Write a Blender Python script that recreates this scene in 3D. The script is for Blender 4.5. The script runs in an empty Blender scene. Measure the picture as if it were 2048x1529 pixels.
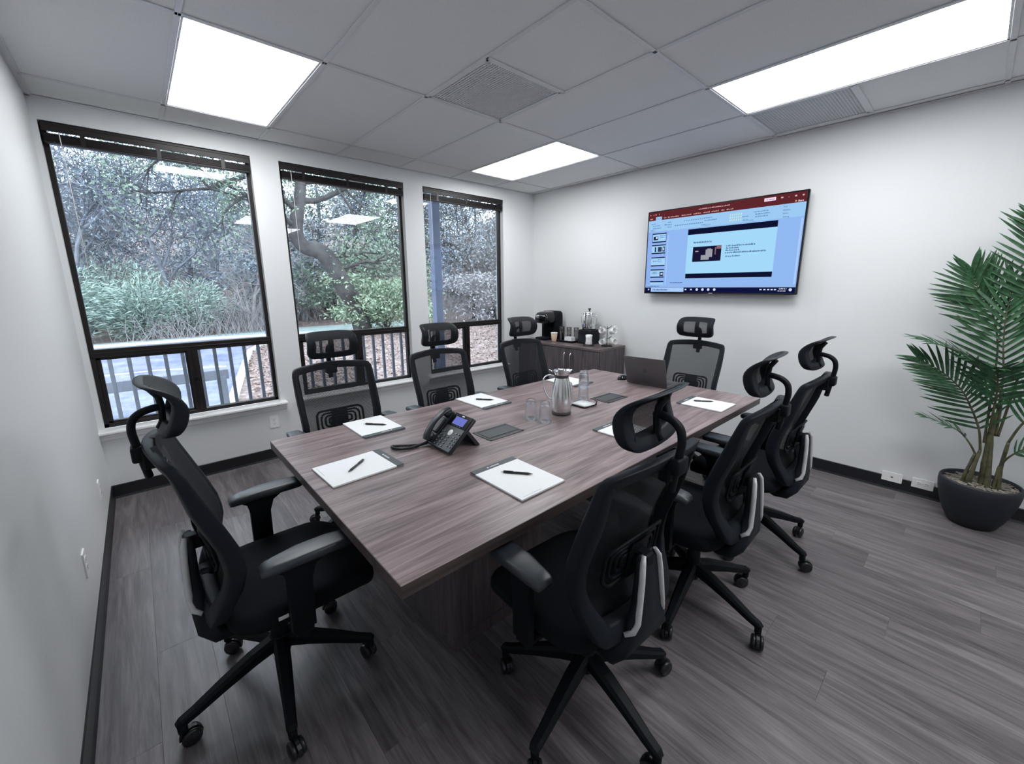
import bpy, bmesh, math, random
import numpy as np
from mathutils import Vector, Matrix

R = math.radians
sc = bpy.context.scene
COL = sc.collection

# ------------------------------------------------------------------ camera, sky, exposure
cam_data = bpy.data.cameras.new('camera')
cam_data.sensor_fit = 'HORIZONTAL'
cam_data.sensor_width = 36.0
cam_data.lens = 824.493 / 2048 * 36
cam_data.shift_x = (1024 - 1028.245) / 2048
cam_data.shift_y = (743.442 - 764.5) / 2048
cam_data.clip_start = 0.02
cam_data.clip_end = 400
cam = bpy.data.objects.new('camera', cam_data)
COL.objects.link(cam)
yaw, pit, roll = 0.7348, 0.2048, -0.0062
fwd = Vector((math.sin(yaw) * math.cos(pit), math.cos(yaw) * math.cos(pit), -math.sin(pit)))
r0 = Vector((math.cos(yaw), -math.sin(yaw), 0))
u0 = r0.cross(fwd)
rv = r0 * math.cos(roll) + u0 * math.sin(roll)
uv_ = -r0 * math.sin(roll) + u0 * math.cos(roll)
m3 = Matrix((rv, uv_, -fwd)).transposed()
cam.matrix_world = Matrix.Translation((0.2994, -4.0752, 1.5287)) @ m3.to_4x4()
sc.camera = cam

world = bpy.data.worlds.new('overcast_sky')
sc.world = world
world.use_nodes = True
bgn = world.node_tree.nodes['Background']
bgn.inputs['Color'].default_value = (0.80, 0.90, 1.0, 1)
bgn.inputs['Strength'].default_value = 5.5
PANEL = 12.0                      # radiance of the ceiling light panels
sc.view_settings.view_transform = 'Standard'
sc.view_settings.look = 'None'
sc.view_settings.gamma = 1.0
sc.view_settings.use_curve_mapping = False
sc.view_settings.exposure = 0.15
sc.cycles.use_denoising = True
sc.cycles.max_bounces = 10
sc.cycles.transparent_max_bounces = 24
sc.cycles.caustics_reflective = False
sc.cycles.caustics_refractive = False
sc.cycles.sample_clamp_indirect = 6.0

# ------------------------------------------------------------------ room measures (metres)
XL, XR, H = -0.027, 4.350, 2.698
YF = -6.90                         # wall behind the camera
FT = 0.6096

# ------------------------------------------------------------------ mesh builder
class MB:
    def __init__(self):
        self.v = []; self.f = []; self.s = []; self.uv = {}
    def add(self, vs, fs, smooth=False, M=None):
        b = len(self.v)
        if M is not None:
            vs = [M @ Vector(v) for v in vs]
        self.v += [tuple(v) for v in vs]
        self.f += [tuple(b + i for i in f) for f in fs]
        self.s += [smooth] * len(fs)
        return self
    def box(self, x0, x1, y0, y1, z0, z1, bev=0.0, seg=1, M=None):
        if bev <= 0:
            vs = [(x, y, z) for x in (x0, x1) for y in (y0, y1) for z in (z0, z1)]
            fs = [(0, 1, 3, 2), (4, 6, 7, 5), (0, 4, 5, 1), (2, 3, 7, 6), (0, 2, 6, 4), (1, 5, 7, 3)]
            return self.add(vs, fs, False, M)
        bm = bmesh.new()
        bmesh.ops.create_cube(bm, size=1.0)
        for v in bm.verts:
            v.co = Vector(((x0 + x1) / 2 + v.co.x * (x1 - x0), (y0 + y1) / 2 + v.co.y * (y1 - y0), (z0 + z1) / 2 + v.co.z * (z1 - z0)))
        bmesh.ops.bevel(bm, geom=list(bm.edges), offset=bev, segments=seg, profile=0.5, affect='EDGES')
        return self.bm(bm, seg > 1, M)
    def bm(self, bm, smooth=False, M=None):
        bm.verts.ensure_lookup_table()
        for i, v in enumerate(bm.verts): v.index = i
        vs = [v.co.copy() for v in bm.verts]
        fs = [[v.index for v in f.verts] for f in bm.faces]
        bm.free()
        return self.add(vs, fs, smooth, M)
    def tube(self, path, r, n=8, closed=False, cap=True, up=None, M=None, smooth=True):
        """sweep an elliptical section; r is a number, (a, b) or a list of those, a along 'up' x tangent"""
        P = [Vector(p) for p in path]
        k = len(P)
        rs = r if isinstance(r, list) else [r] * k
        rs = [(q, q) if not isinstance(q, tuple) else q for q in rs]
        vs = []
        prev = Vector(up) if up else None
        for i in range(k):
            if closed:
                t = (P[(i + 1) % k] - P[i - 1])
            else:
                t = P[min(i + 1, k - 1)] - P[max(i - 1, 0)]
            t.normalize()
            if prev is None:
                prev = Vector((0, 0, 1)) if abs(t.z) < .9 else Vector((1, 0, 0))
            nrm = prev - t * prev.dot(t)
            if nrm.length < 1e-6:
                nrm = Vector((1, 0, 0)) - t * t.x
            nrm.normalize()
            if not up: prev = nrm
            b = t.cross(nrm)
            for j in range(n):
                a = 2 * math.pi * (j + .5) / n
                vs.append(P[i] + b * (rs[i][0] * math.cos(a)) + nrm * (rs[i][1] * math.sin(a)))
        fs = []
        for i in range(k if closed else k - 1):
            i2 = (i + 1) % k
            for j in range(n):
                j2 = (j + 1) % n
                fs.append((i * n + j, i * n + j2, i2 * n + j2, i2 * n + j))
        self.add(vs, fs, smooth, M)
        if cap and not closed:
            b = len(self.v) - len(vs)
            self.f.append(tuple(b + j for j in range(n))[::-1]); self.s.append(False)
            self.f.append(tuple(b + (k - 1) * n + j for j in range(n))); self.s.append(False)
        return self
    def lathe(self, prof, n=24, M=None, smooth=True, cap=True, sy=1.0):
        vs = []; fs = []
        for (r, z) in prof:
            for j in range(n):
                a = 2 * math.pi * j / n
                vs.append((r * math.cos(a), sy * r * math.sin(a), z))
        k = len(prof)
        for i in range(k - 1):
            for j in range(n):
                j2 = (j + 1) % n
                fs.append((i * n + j, i * n + j2, (i + 1) * n + j2, (i + 1) * n + j))
        self.add(vs, fs, smooth, M)
        b = len(self.v) - len(vs)
        if cap:
            if prof[0][0] > 1e-6: self.f.append(tuple(b + j for j in range(n))[::-1]); self.s.append(False)
            if prof[-1][0] > 1e-6: self.f.append(tuple(b + (k - 1) * n + j for j in range(n))); self.s.append(False)
        return self
    def prism(self, pts, h0, h1, M=None, smooth=False):
        """outline in the local xy plane, extruded along local z from h0 to h1"""
        n = len(pts)
        vs = [(x, y, h0) for x, y in pts] + [(x, y, h1) for x, y in pts]
        fs = [tuple(range(n))[::-1], tuple(range(n, 2 * n))]
        self.add(vs, fs, False, M)
        b = len(self.v) - 2 * n
        for i in range(n):
            j = (i + 1) % n
            self.f.append((b + i, b + j, b + n + j, b + n + i)); self.s.append(smooth)
        return self
    def grid(self, fn, nu, nv, smooth=True, uvfn=None):
        b = len(self.v)
        for i in range(nu + 1):
            for j in range(nv + 1):
                self.v.append(tuple(fn(i / nu, j / nv)))
                if uvfn: self.uv[len(self.v) - 1] = uvfn(i / nu, j / nv)
        for i in range(nu):
            for j in range(nv):
                a = b + i * (nv + 1) + j
                self.f.append((a, a + nv + 1, a + nv + 2, a + 1)); self.s.append(smooth)
        return self
    def mesh(self, name, mat=None):
        me = bpy.data.meshes.new(name)
        me.from_pydata(self.v, [], self.f)
        me.polygons.foreach_set('use_smooth', self.s)
        if self.uv:
            l = me.uv_layers.new(name='UVMap')
            for lp in me.loops:
                l.data[lp.index].uv = self.uv.get(lp.vertex_index, (0, 0))
        if mat: me.materials.append(mat)
        me.update()
        return me

def tag(o, label=None, cat=None, group=None, kind=None):
    if label: o['label'] = label
    if cat: o['category'] = cat
    if group: o['group'] = group
    if kind: o['kind'] = kind
    return o
def link(name, me, parent=None, M=None):
    o = bpy.data.objects.new(name, me)
    COL.objects.link(o)
    if parent: o.parent = parent
    if M is not None: o.matrix_local = M
    return o
def obj(name, mb, mat, parent=None, M=None, label=None, kind=None):
    o = link(name, mb.mesh(name, mat), parent, M)
    if label: o['label'] = label
    if kind: o['kind'] = kind
    return o
def thing(name, label, cat, loc=(0, 0, 0), rz=0.0, group=None):
    o = bpy.data.objects.new(name, None)
    o.empty_display_size = 0.05
    COL.objects.link(o)
    o.location = loc; o.rotation_euler = (0, 0, rz)
    return tag(o, label, cat, group)
def copy_tree(o, parent=None):
    c = o.copy(); COL.objects.link(c)
    if parent is not None: c.parent = parent
    for ch in o.children: copy_tree(ch, c)
    return c
T = Matrix.Translation
def RX(a): return Matrix.Rotation(R(a), 4, 'X')
def RY(a): return Matrix.Rotation(R(a), 4, 'Y')
def RZ(a): return Matrix.Rotation(R(a), 4, 'Z')
def sstep(a, b, x):
    t = max(0, min(1, (x - a) / (b - a))); return t * t * (3 - 2 * t)
def interp(tab, x):
    if x <= tab[0][0]: return tab[0][1]
    for (x0, y0), (x1, y1) in zip(tab, tab[1:]):
        if x <= x1: return y0 + (y1 - y0) * (x - x0) / (x1 - x0)
    return tab[-1][1]
def smooth_path(pts, k=6):
    """Catmull-Rom through the points"""
    P = [Vector(p) for p in pts]; out = []
    for i in range(len(P) - 1):
        p0 = P[max(i - 1, 0)]; p1 = P[i]; p2 = P[i + 1]; p3 = P[min(i + 2, len(P) - 1)]
        for j in range(k):
            t = j / k
            out.append(0.5 * ((2 * p1) + (p2 - p0) * t + (2 * p0 - 5 * p1 + 4 * p2 - p3) * t * t + (3 * p1 - p0 - 3 * p2 + p3) * t ** 3))
    out.append(P[-1]); return out
def rrect(w, h, r, n=5):
    """rounded rectangle outline, half sizes w, h"""
    pts = []
    for cx, cy, a0 in ((w - r, h - r, 0), (-w + r, h - r, 90), (-w + r, -h + r, 180), (w - r, -h + r, 270)):
        for i in range(n + 1):
            a = R(a0 + 90 * i / n); pts.append((cx + r * math.cos(a), cy + r * math.sin(a)))
    return pts

# ------------------------------------------------------------------ materials
def srgb(r, g, b):
    return tuple(((c / 255) / 12.92 if c / 255 <= .04045 else ((c / 255 + .055) / 1.055) ** 2.4) for c in (r, g, b)) + (1,)
class NT:
    def __init__(self, name):
        self.m = bpy.data.materials.new(name); self.m.use_nodes = True
        self.t = self.m.node_tree; self.t.nodes.clear()
        self.out = self.n('ShaderNodeOutputMaterial')
    def n(self, t, **kw):
        x = self.t.nodes.new(t)
        for k, v in kw.items(): setattr(x, k, v)
        return x
    def l(self, a, b): self.t.links.new(a, b)
    def bsdf(self, col=(.5, .5, .5, 1), rough=.5, metal=0, spec=.5, coat=0):
        b = self.n('ShaderNodeBsdfPrincipled')
        b.inputs['Base Color'].default_value = col
        b.inputs['Roughness'].default_value = rough
        b.inputs['Metallic'].default_value = metal
        b.inputs['Specular IOR Level'].default_value = spec
        b.inputs['Coat Weight'].default_value = coat
        self.l(b.outputs[0], self.out.inputs[0])
        return b
    def coord(self, kind='Object', scale=(1, 1, 1)):
        mp = self.n('ShaderNodeMapping'); mp.inputs['Scale'].default_value = scale
        if kind == 'World': src = self.n('ShaderNodeNewGeometry').outputs['Position']
        else: src = self.n('ShaderNodeTexCoord').outputs[kind]
        self.l(src, mp.inputs[0]); return mp.outputs[0]
    def noise(self, vec, scale, detail=3, rough=.5, dist=0):
        x = self.n('ShaderNodeTexNoise')
        x.inputs['Scale'].default_value = scale; x.inputs['Detail'].default_value = detail
        x.inputs['Roughness'].default_value = rough; x.inputs['Distortion'].default_value = dist
        self.l(vec, x.inputs['Vector']); return x.outputs['Fac']
    def ramp(self, fac, stops):
        r = self.n('ShaderNodeValToRGB')
        e = r.color_ramp.elements
        while len(e) < len(stops): e.new(.5)
        for i, (p, c) in enumerate(stops): e[i].position = p; e[i].color = c
        self.l(fac, r.inputs[0]); return r.outputs[0]
    def bump(self, fac, b, strength=.2, dist=.01):
        x = self.n('ShaderNodeBump'); x.inputs['Strength'].default_value = strength; x.inputs['Distance'].default_value = dist
        self.l(fac, x.inputs['Height']); self.l(x.outputs[0], b.inputs['Normal'])
    def math(self, op, a, b=None):
        x = self.n('ShaderNodeMath', operation=op)
        for i, v in enumerate((a, b)):
            if v is None: continue
            if isinstance(v, (int, float)): x.inputs[i].default_value = v
            else: self.l(v, x.inputs[i])
        return x.outputs[0]
def plain(name, col, rough=.5, metal=0, spec=.5, vary=.06, scale=40, bump=0.0, coat=0, kind='Object', bdist=.002):
    """a colour with slight procedural unevenness and fine relief"""
    nt = NT(name); b = nt.bsdf(col, rough, metal, spec, coat)
    f = nt.noise(nt.coord(kind), scale, 4)
    lo = tuple(c * (1 - vary) for c in col[:3]) + (1,); hi = tuple(min(1, c * (1 + vary)) for c in col[:3]) + (1,)
    nt.l(nt.ramp(f, [(.3, lo), (.7, hi)]), b.inputs['Base Color'])
    if bump: nt.bump(f, b, bump, bdist)
    return nt.m
def emit(name, col, strength):
    nt = NT(name); e = nt.n('ShaderNodeEmission')
    e.inputs[0].default_value = col; e.inputs[1].default_value = strength
    nt.l(e.outputs[0], nt.out.inputs[0]); return nt.m
def wood(name, dark, light, grain='X', rough=.4, kind='Object', sc_=1.0, spec=.4):
    nt = NT(name); b = nt.bsdf((.1, .1, .1, 1), rough, 0, spec)
    s = {'X': (1.2, 14, 14), 'Y': (14, 1.2, 14), 'Z': (14, 14, 1.2)}[grain]
    v = nt.coord(kind, tuple(q * sc_ for q in s))
    a = nt.noise(v, 1.6, 6, .62, .8)
    s2 = {'X': (3, 90, 90), 'Y': (90, 3, 90), 'Z': (90, 90, 3)}[grain]
    c = nt.noise(nt.coord(kind, tuple(q * sc_ for q in s2)), 1.5, 3, .5)
    f = nt.math('ADD', nt.math('MULTIPLY', a, .72), nt.math('MULTIPLY', c, .28))
    mid = tuple((p + q) / 2 for p, q in zip(dark, light))
    nt.l(nt.ramp(f, [(.34, dark), (.50, mid), (.66, light)]), b.inputs['Base Color'])
    nt.bump(c, b, .08, .001)
    return nt.m
M = {}
def wallmat(name, col):
    nt = NT(name); b = nt.bsdf(col, .55, 0, .35)
    v = nt.coord('World')
    a = nt.noise(v, 90, 3, .6); c = nt.noise(v, 28, 2, .5)
    f = nt.math('ADD', a, c)
    nt.bump(f, b, .22, .0025)
    return nt.m
M['wall'] = wallmat('wall_paint', (.74, .755, .765, 1))
M['trim_white'] = plain('white_trim_paint', (.88, .89, .90, 1), .35, vary=.02)
M['base'] = plain('black_vinyl_base', (.012, .013, .017, 1), .35, vary=.15)
def ceilmat():
    nt = NT('ceiling_tile_fibre'); b = nt.bsdf((.62, .63, .65, 1), .95, 0, .1)
    v = nt.coord('World')
    sp = nt.noise(v, 260, 2, .7)
    big = nt.noise(v, 3, 2)
    col = nt.ramp(sp, [(.30, (.56, .57, .58, 1)), (.42, (.78, .79, .80, 1)), (1, (.80, .81, .82, 1))])
    nt.l(col, b.inputs['Base Color']); nt.bump(sp, b, .35, .002)
    return nt.m
M['tile'] = ceilmat()
M['tee'] = plain('white_tee_metal', (.66, .67, .70, 1), .45, vary=.02)
M['tee_dark'] = plain('shadow_gap_metal', (.10, .10, .11, 1), .6)
def floormat():
    nt = NT('vinyl_plank'); b = nt.bsdf((.05, .05, .05, 1), .38, 0, .45)
    rnd = nt.n('ShaderNodeObjectInfo').outputs['Random']
    pos = nt.n('ShaderNodeNewGeometry').outputs['Position']
    off = nt.n('ShaderNodeCombineXYZ')
    nt.l(nt.math('MULTIPLY', rnd, 37.0), off.inputs[0]); nt.l(nt.math('MULTIPLY', rnd, 91.0), off.inputs[1])
    ad = nt.n('ShaderNodeVectorMath', operation='ADD'); nt.l(pos, ad.inputs[0]); nt.l(off.outputs[0], ad.inputs[1])
    mp = nt.n('ShaderNodeMapping'); mp.inputs['Scale'].default_value = (11, .9, 1); nt.l(ad.outputs[0], mp.inputs[0])
    a = nt.noise(mp.outputs[0], 1.8, 7, .65, 1.2)
    mp2 = nt.n('ShaderNodeMapping'); mp2.inputs['Scale'].default_value = (75, 3.0, 1); nt.l(ad.outputs[0], mp2.inputs[0])
    c = nt.noise(mp2.outputs[0], 1.5, 4, .6)
    f = nt.math('ADD', nt.math('MULTIPLY', a, .68), nt.math('MULTIPLY', c, .32))
    f2 = nt.math('ADD', f, nt.math('MULTIPLY', nt.math('SUBTRACT', rnd, .5), .10))
    nt.l(nt.ramp(f2, [(.30, (.048, .042, .047, 1)), (.46, (.115, .102, .110, 1)), (.58, (.180, .163, .172, 1)), (.72, (.260, .240, .250, 1))]), b.inputs['Base Color'])
    nt.bump(c, b, .12, .001)
    nt.l(nt.ramp(c, [(.3, (.30, .30, .30, 1)), (.7, (.46, .46, .46, 1))]), b.inputs['Roughness'])
    return nt.m
M['floor'] = floormat()
M['subfloor'] = plain('dark_subfloor', (.035, .031, .033, 1), .8)
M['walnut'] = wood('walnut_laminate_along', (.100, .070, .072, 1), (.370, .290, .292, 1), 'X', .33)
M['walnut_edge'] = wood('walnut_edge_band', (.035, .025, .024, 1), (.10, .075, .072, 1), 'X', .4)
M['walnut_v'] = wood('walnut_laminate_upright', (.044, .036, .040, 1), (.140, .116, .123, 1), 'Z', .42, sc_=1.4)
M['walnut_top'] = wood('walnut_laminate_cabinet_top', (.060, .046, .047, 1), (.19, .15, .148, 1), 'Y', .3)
M['bronze'] = plain('dark_bronze_frame', (.016, .0125, .013, 1), .38, metal=.3, vary=.12)
M['bronze_wood'] = wood('dark_blind_wood', (.009, .007, .007, 1), (.024, .017, .017, 1), 'X', .45)
def glassmat():
    nt = NT('window_glass')
    tr = nt.n('ShaderNodeBsdfTransparent'); tr.inputs[0].default_value = (.965, .985, .99, 1)
    gl = nt.n('ShaderNodeBsdfGlossy'); gl.inputs['Roughness'].default_value = 0.0
    fr = nt.n('ShaderNodeFresnel'); fr.inputs[0].default_value = 1.5
    mx = nt.n('ShaderNodeMixShader')
    nt.l(fr.outputs[0], mx.inputs[0]); nt.l(tr.outputs[0], mx.inputs[1]); nt.l(gl.outputs[0], mx.inputs[2])
    nt.l(mx.outputs[0], nt.out.inputs[0]); return nt.m
M['glass'] = glassmat()
def tumbler():
    nt = NT('clear_tumbler_glass')
    g = nt.n('ShaderNodeBsdfGlass'); g.inputs['IOR'].default_value = 1.42; g.inputs['Roughness'].default_value = 0
    g.inputs['Color'].default_value = (.97, .98, 1, 1)
    tr = nt.n('ShaderNodeBsdfTransparent')
    mx = nt.n('ShaderNodeMixShader'); mx.inputs[0].default_value = .45
    nt.l(g.outputs[0], mx.inputs[1]); nt.l(tr.outputs[0], mx.inputs[2]); nt.l(mx.outputs[0], nt.out.inputs[0])
    return nt.m
M['tumbler'] = tumbler()
M['panel'] = emit('light_panel', (.97, .985, 1.0, 1), PANEL)
M['black_plastic'] = plain('black_nylon', (.0055, .007, .0105, 1), .46, spec=.12, vary=.15, scale=300, bump=.05)
M['grey_plastic'] = plain('dark_grey_nylon', (.0115, .0145, .020, 1), .48, spec=.14, vary=.1, scale=300, bump=.05)
M['arm_pad'] = plain('soft_black_arm_pad', (.024, .030, .038, 1), .40, spec=.55, vary=.1, scale=200, bump=.05)
M['seat'] = plain('black_seat_fabric', (.0045, .006, .0095, 1), .9, spec=.2, vary=.3, scale=500, bump=.4)
M['silver'] = plain('silver_paint', (.62, .63, .64, 1), .42, metal=.15, vary=.04)
M['caster'] = plain('caster_black', (.010, .011, .014, 1), .35, vary=.15)
M['steel'] = plain('brushed_steel', (.80, .81, .81, 1), .24, metal=1, vary=.06, scale=15)
M['chrome'] = plain('polished_steel', (.78, .79, .80, 1), .12, metal=1, vary=.02)
def meshfab():
    nt = NT('open_mesh_fabric')
    b = nt.n('ShaderNodeBsdfPrincipled'); b.inputs['Base Color'].default_value = (.008, .010, .014, 1); b.inputs['Roughness'].default_value = .75
    b.inputs['Specular IOR Level'].default_value = .3
    tr = nt.n('ShaderNodeBsdfTransparent')
    uv = nt.n('ShaderNodeTexCoord').outputs['UV']
    sep = nt.n('ShaderNodeSeparateXYZ'); nt.l(uv, sep.inputs[0])
    lw = nt.n('ShaderNodeLayerWeight'); lw.inputs[0].default_value = .5
    thr = nt.math('SUBTRACT', .53, nt.math('MULTIPLY', lw.outputs['Facing'], .34))     # round threads close up the openings at a slant
    fs = []
    for i, pitch in ((0, .0036), (1, .0036)):
        f = nt.math('FRACT', nt.math('MULTIPLY', sep.outputs[i], 1 / pitch))
        fs.append(nt.math('GREATER_THAN', f, thr))
    thread = nt.math('SUBTRACT', 1.0, nt.math('MULTIPLY', nt.math('SUBTRACT', 1.0, fs[0]), nt.math('SUBTRACT', 1.0, fs[1])))
    mx = nt.n('ShaderNodeMixShader'); nt.l(thread, mx.inputs[0]); nt.l(tr.outputs[0], mx.inputs[1]); nt.l(b.outputs[0], mx.inputs[2])
    nt.l(mx.outputs[0], nt.out.inputs[0]); return nt.m
M['mesh'] = meshfab()
M['paper'] = plain('white_paper', (.87, .89, .90, 1), .6, vary=.01)
M['card'] = plain('grey_backing_card', (.20, .20, .20, 1), .8)
M['band'] = plain('slate_print_band', (.075, .09, .10, 1), .55, vary=.04)
M['white_print'] = plain('white_print', (.75, .77, .78, 1), .6, vary=.01)
M['grey_print'] = plain('grey_print', (.40, .42, .44, 1), .6, vary=.01)
M['pen'] = plain('black_pen', (.010, .010, .012, 1), .3)
M['plate'] = plain('white_outlet_plastic', (.90, .90, .90, 1), .35, vary=.01)
M['slot'] = plain('dark_slot', (.05, .05, .05, 1), .6)
M['phone'] = plain('black_phone_plastic', (.016, .019, .024, 1), .38, vary=.08, scale=200)
M['phone_face'] = plain('charcoal_phone_face', (.028, .034, .042, 1), .35, vary=.06, scale=200)
M['key'] = plain('phone_key', (.045, .052, .062, 1), .4)
M['key_print'] = plain('pale_key_print', (.45, .47, .5, 1), .5)
M['powder'] = plain('grey_anodised', (.040, .046, .052, 1), .42, metal=.2)
M['laptop'] = plain('bronze_grey_aluminium', (.105, .100, .106, 1), .40, metal=.25, vary=.04)
M['dark_screen'] = plain('dark_display', (.01, .01, .012, 1), .12)
M['gloss_black'] = plain('gloss_black', (.006, .007, .009, 1), .12)
M['kraft'] = plain('kraft_cup', (.52, .38, .29, 1), .7, vary=.05)
M['china'] = plain('white_china', (.80, .81, .81, 1), .2, vary=.01)
M['leaf'] = plain('palm_leaf', (.034, .100, .044, 1), .40, vary=.5, scale=6, spec=.4)
M['stem'] = plain('palm_stem', (.075, .072, .036, 1), .6, vary=.5, scale=25, bump=.3)
M['pot'] = plain('dark_ribbed_pot', (.010, .013, .021, 1), .6, vary=.12, scale=60, bump=.1)
M['moss'] = plain('dry_moss', (.22, .20, .17, 1), .9, vary=.55, scale=70, bump=.8)

# ================================================================== ROOM SHELL
def struct(name, mb, mat):
    return tag(obj(name, mb, mat), kind='structure')
WT = 0.15                                  # thickness of the window wall
WIN = [(0.003, 1.140), (1.345, 2.478), (2.700, 3.815)]
WZ0, WZ1 = 0.515, 2.562
mb = MB()
xs = [XL - .2] + [x for w in WIN for x in w] + [XR + .2]
mb.box(xs[0], xs[-1], 0, WT, -.10, WZ0); mb.box(xs[0], xs[-1], 0, WT, WZ1, H + .25)
for i in range(0, len(xs), 2): mb.box(xs[i], xs[i + 1], 0, WT, WZ0, WZ1)
struct('wall_back', mb, M['wall'])
struct('wall_left', MB().box(XL - .12, XL, YF, 0, -.10, H + .25), M['wall'])
struct('wall_right', MB().box(XR, XR + .12, YF, 0, -.10, H + .25), M['wall'])
DX0, DX1, DZ = 2.3, 3.22, 2.06
mb = MB().box(XL - .12, DX0, YF - .12, YF, -.1, H + .25).box(DX1, XR + .12, YF - .12, YF, -.1, H + .25).box(DX0, DX1, YF - .12, YF, DZ, H + .25)
struct('wall_front', mb, M['wall'])
d = struct('door_1', MB().box(DX0 + .01, DX1 - .01, YF - .06, YF - .015, .01, DZ - .01, .003), M['walnut_v'])
mb = MB().tube([(DX0 + .09, YF - .015, 1.0), (DX0 + .09, YF + .045, 1.0), (DX0 + .20, YF + .05, 1.0)], .009)
obj('door_handle', mb, M['steel'], d)
mb = MB().box(DX0 - .05, DX0 + .01, YF - .01, YF + .015, 0, DZ + .05).box(DX1 - .01, DX1 + .05, YF - .01, YF + .015, 0, DZ + .05).box(DX0 - .05, DX1 + .05, YF - .01, YF + .015, DZ, DZ + .05)
obj('door_frame', mb, M['trim_white'], d)

# baseboards: thin vinyl cove with a toe
def baseb(name, p0, p1, nrm):
    p0 = Vector(p0); p1 = Vector(p1); n = Vector(nrm)
    prof = [(0, 0), (.013, 0), (.009, .008), (.006, .016), (.005, .098), (.002, .102), (0, .102)]
    vs = []; k = len(prof)
    for p in (p0, p1): vs += [p + n * a + Vector((0, 0, b)) for a, b in prof]
    fs = [(i, (i + 1) % k, k + (i + 1) % k, k + i) for i in range(k)] + [tuple(range(k))[::-1], tuple(range(k, 2 * k))]
    mb = MB().add(vs, fs)
    bm = bmesh.new(); me = mb.mesh(name, M['base']); bm.from_mesh(me); bmesh.ops.recalc_face_normals(bm, faces=bm.faces); bm.to_mesh(me); bm.free()
    return tag(link(name, me), kind='structure')
baseb('baseboard_back', (XL, 0, 0), (XR, 0, 0), (0, -1, 0))
baseb('baseboard_left', (XL, YF, 0), (XL, 0, 0), (1, 0, 0))
baseb('baseboard_right', (XR, YF, 0), (XR, 0, 0), (-1, 0, 0))
baseb('baseboard_front', (XL, YF, 0), (DX0 - .05, YF, 0), (0, 1, 0))

# floor: planks laid one by one, running towards the window wall
fl = struct('floor', MB().box(XL - .1, XR + .1, YF - .1, .1, -.06, -.006), M['subfloor'])
PW, PL, g = 0.182, 1.22, 0.0002
me = MB().box(-PW / 2 + g, PW / 2 - g, -PL / 2 + g, PL / 2 - g, -.006, 0, .0004).mesh('plank', M['floor'])
rng = random.Random(5)
ncol = int((XR - XL) / PW) + 1
offs = [0.0, .45, .85, .25, .65, 1.05]
cut_meshes = {}
for c in range(ncol):
    x = XL + PW / 2 + c * PW
    off = offs[c % 6] + rng.uniform(-.08, .08)
    y = .0 + off
    while y > YF:
        y1 = min(y, 0.0); y0 = max(y - PL, YF)
        if y1 - y0 > .02:
            x1 = min(x + PW / 2, XR)
            if y1 - y0 > PL - .001 and x1 == x + PW / 2:
                link('plank', me, fl, T((x, (y0 + y1) / 2, 0)))
            else:
                o = obj('plank', MB().box(x - PW / 2 + g, x1 - g, y0 + g, y1 - g, -.006, 0, .0004), M['floor'], fl)
        y -= PL

# ceiling: lay-in tiles on a tee grid
ROWS = [0.0, -.356, -1.575, -2.794, -4.013, -5.232, -6.451, YF]
COLS = [XL] + [FT * k for k in range(1, 8)] + [XR]
ce = struct('ceiling', MB().box(XL - .1, XR + .1, YF - .1, .1, H + .16, H + .22), M['tile'])
LIGHTS = {(1, 1), (5, 1), (5, 3), (3, 4), (4, 5)}  # (column, row) of light panels; the pair behind the camera is added fill
VENTS = {(3, 2), (6, 3)}                   # cells whose window-side half holds a vent
tw = .012                                  # half width of a tee
tile_cache = {}
def tile(x0, x1, y0, y1):
    k = (round(x1 - x0, 3), round(y1 - y0, 3))
    if k not in tile_cache:
        w, h = k
        tile_cache[k] = MB().box(-w / 2 + .004, w / 2 - .004, -h / 2 + .004, h / 2 - .004, H - .002, H + .012, .002).mesh('ceiling_tile', M['tile'])
    link('ceiling_tile', tile_cache[k], ce, T(((x0 + x1) / 2, (y0 + y1) / 2, 0)))
def tee(name, x0, x1, y0, y1):
    obj(name, MB().box(x0, x1, y0, y1, H - .008, H - .0025, .0012).box((x0 + x1) / 2 - .003 if x1 - x0 < y1 - y0 else x0, (x0 + x1) / 2 + .003 if x1 - x0 < y1 - y0 else x1, (y0 + y1) / 2 - .003 if x1 - x0 > y1 - y0 else y0, (y0 + y1) / 2 + .003 if x1 - x0 > y1 - y0 else y1, H - .003, H + .03), M['tee'], ce)
for r in range(7):
    ya, yb = ROWS[r], ROWS[r + 1]
    for c in range(8):
        x0, x1 = COLS[c], COLS[c + 1]
        if (c, r) in LIGHTS: continue
        if (c, r) in VENTS:
            tile(x0, x1, yb, ya - FT); tee('cross_tee', x0, x1, ya - FT - tw, ya - FT + tw)
        else: tile(x0, x1, yb, ya)
        if r: tee('cross_tee', x0, x1, ya - tw, ya + tw)
    for c in LIGHTS:
        if c[1] == r and r: tee('cross_tee', COLS[c[0]], COLS[c[0] + 1], ya - tw, ya + tw)
for k in range(0, 8):
    x = FT * k if k else XL + .020
    tee('main_tee', x - tw, x + tw, YF, 0)
for a in ((XL, XR, -.022, 0), (XL, XR, YF, YF + .022), (XL, XL + .020, YF, 0), (XR - .022, XR, YF, 0)):
    obj('wall_angle', MB().box(a[0], a[1], a[2], a[3], H - .010, H - .006), M['tee'], ce)
    x0, x1, y0, y1 = a
    q = .0022
    sh = (x0, x1, y0 - 0, y1) 

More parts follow.
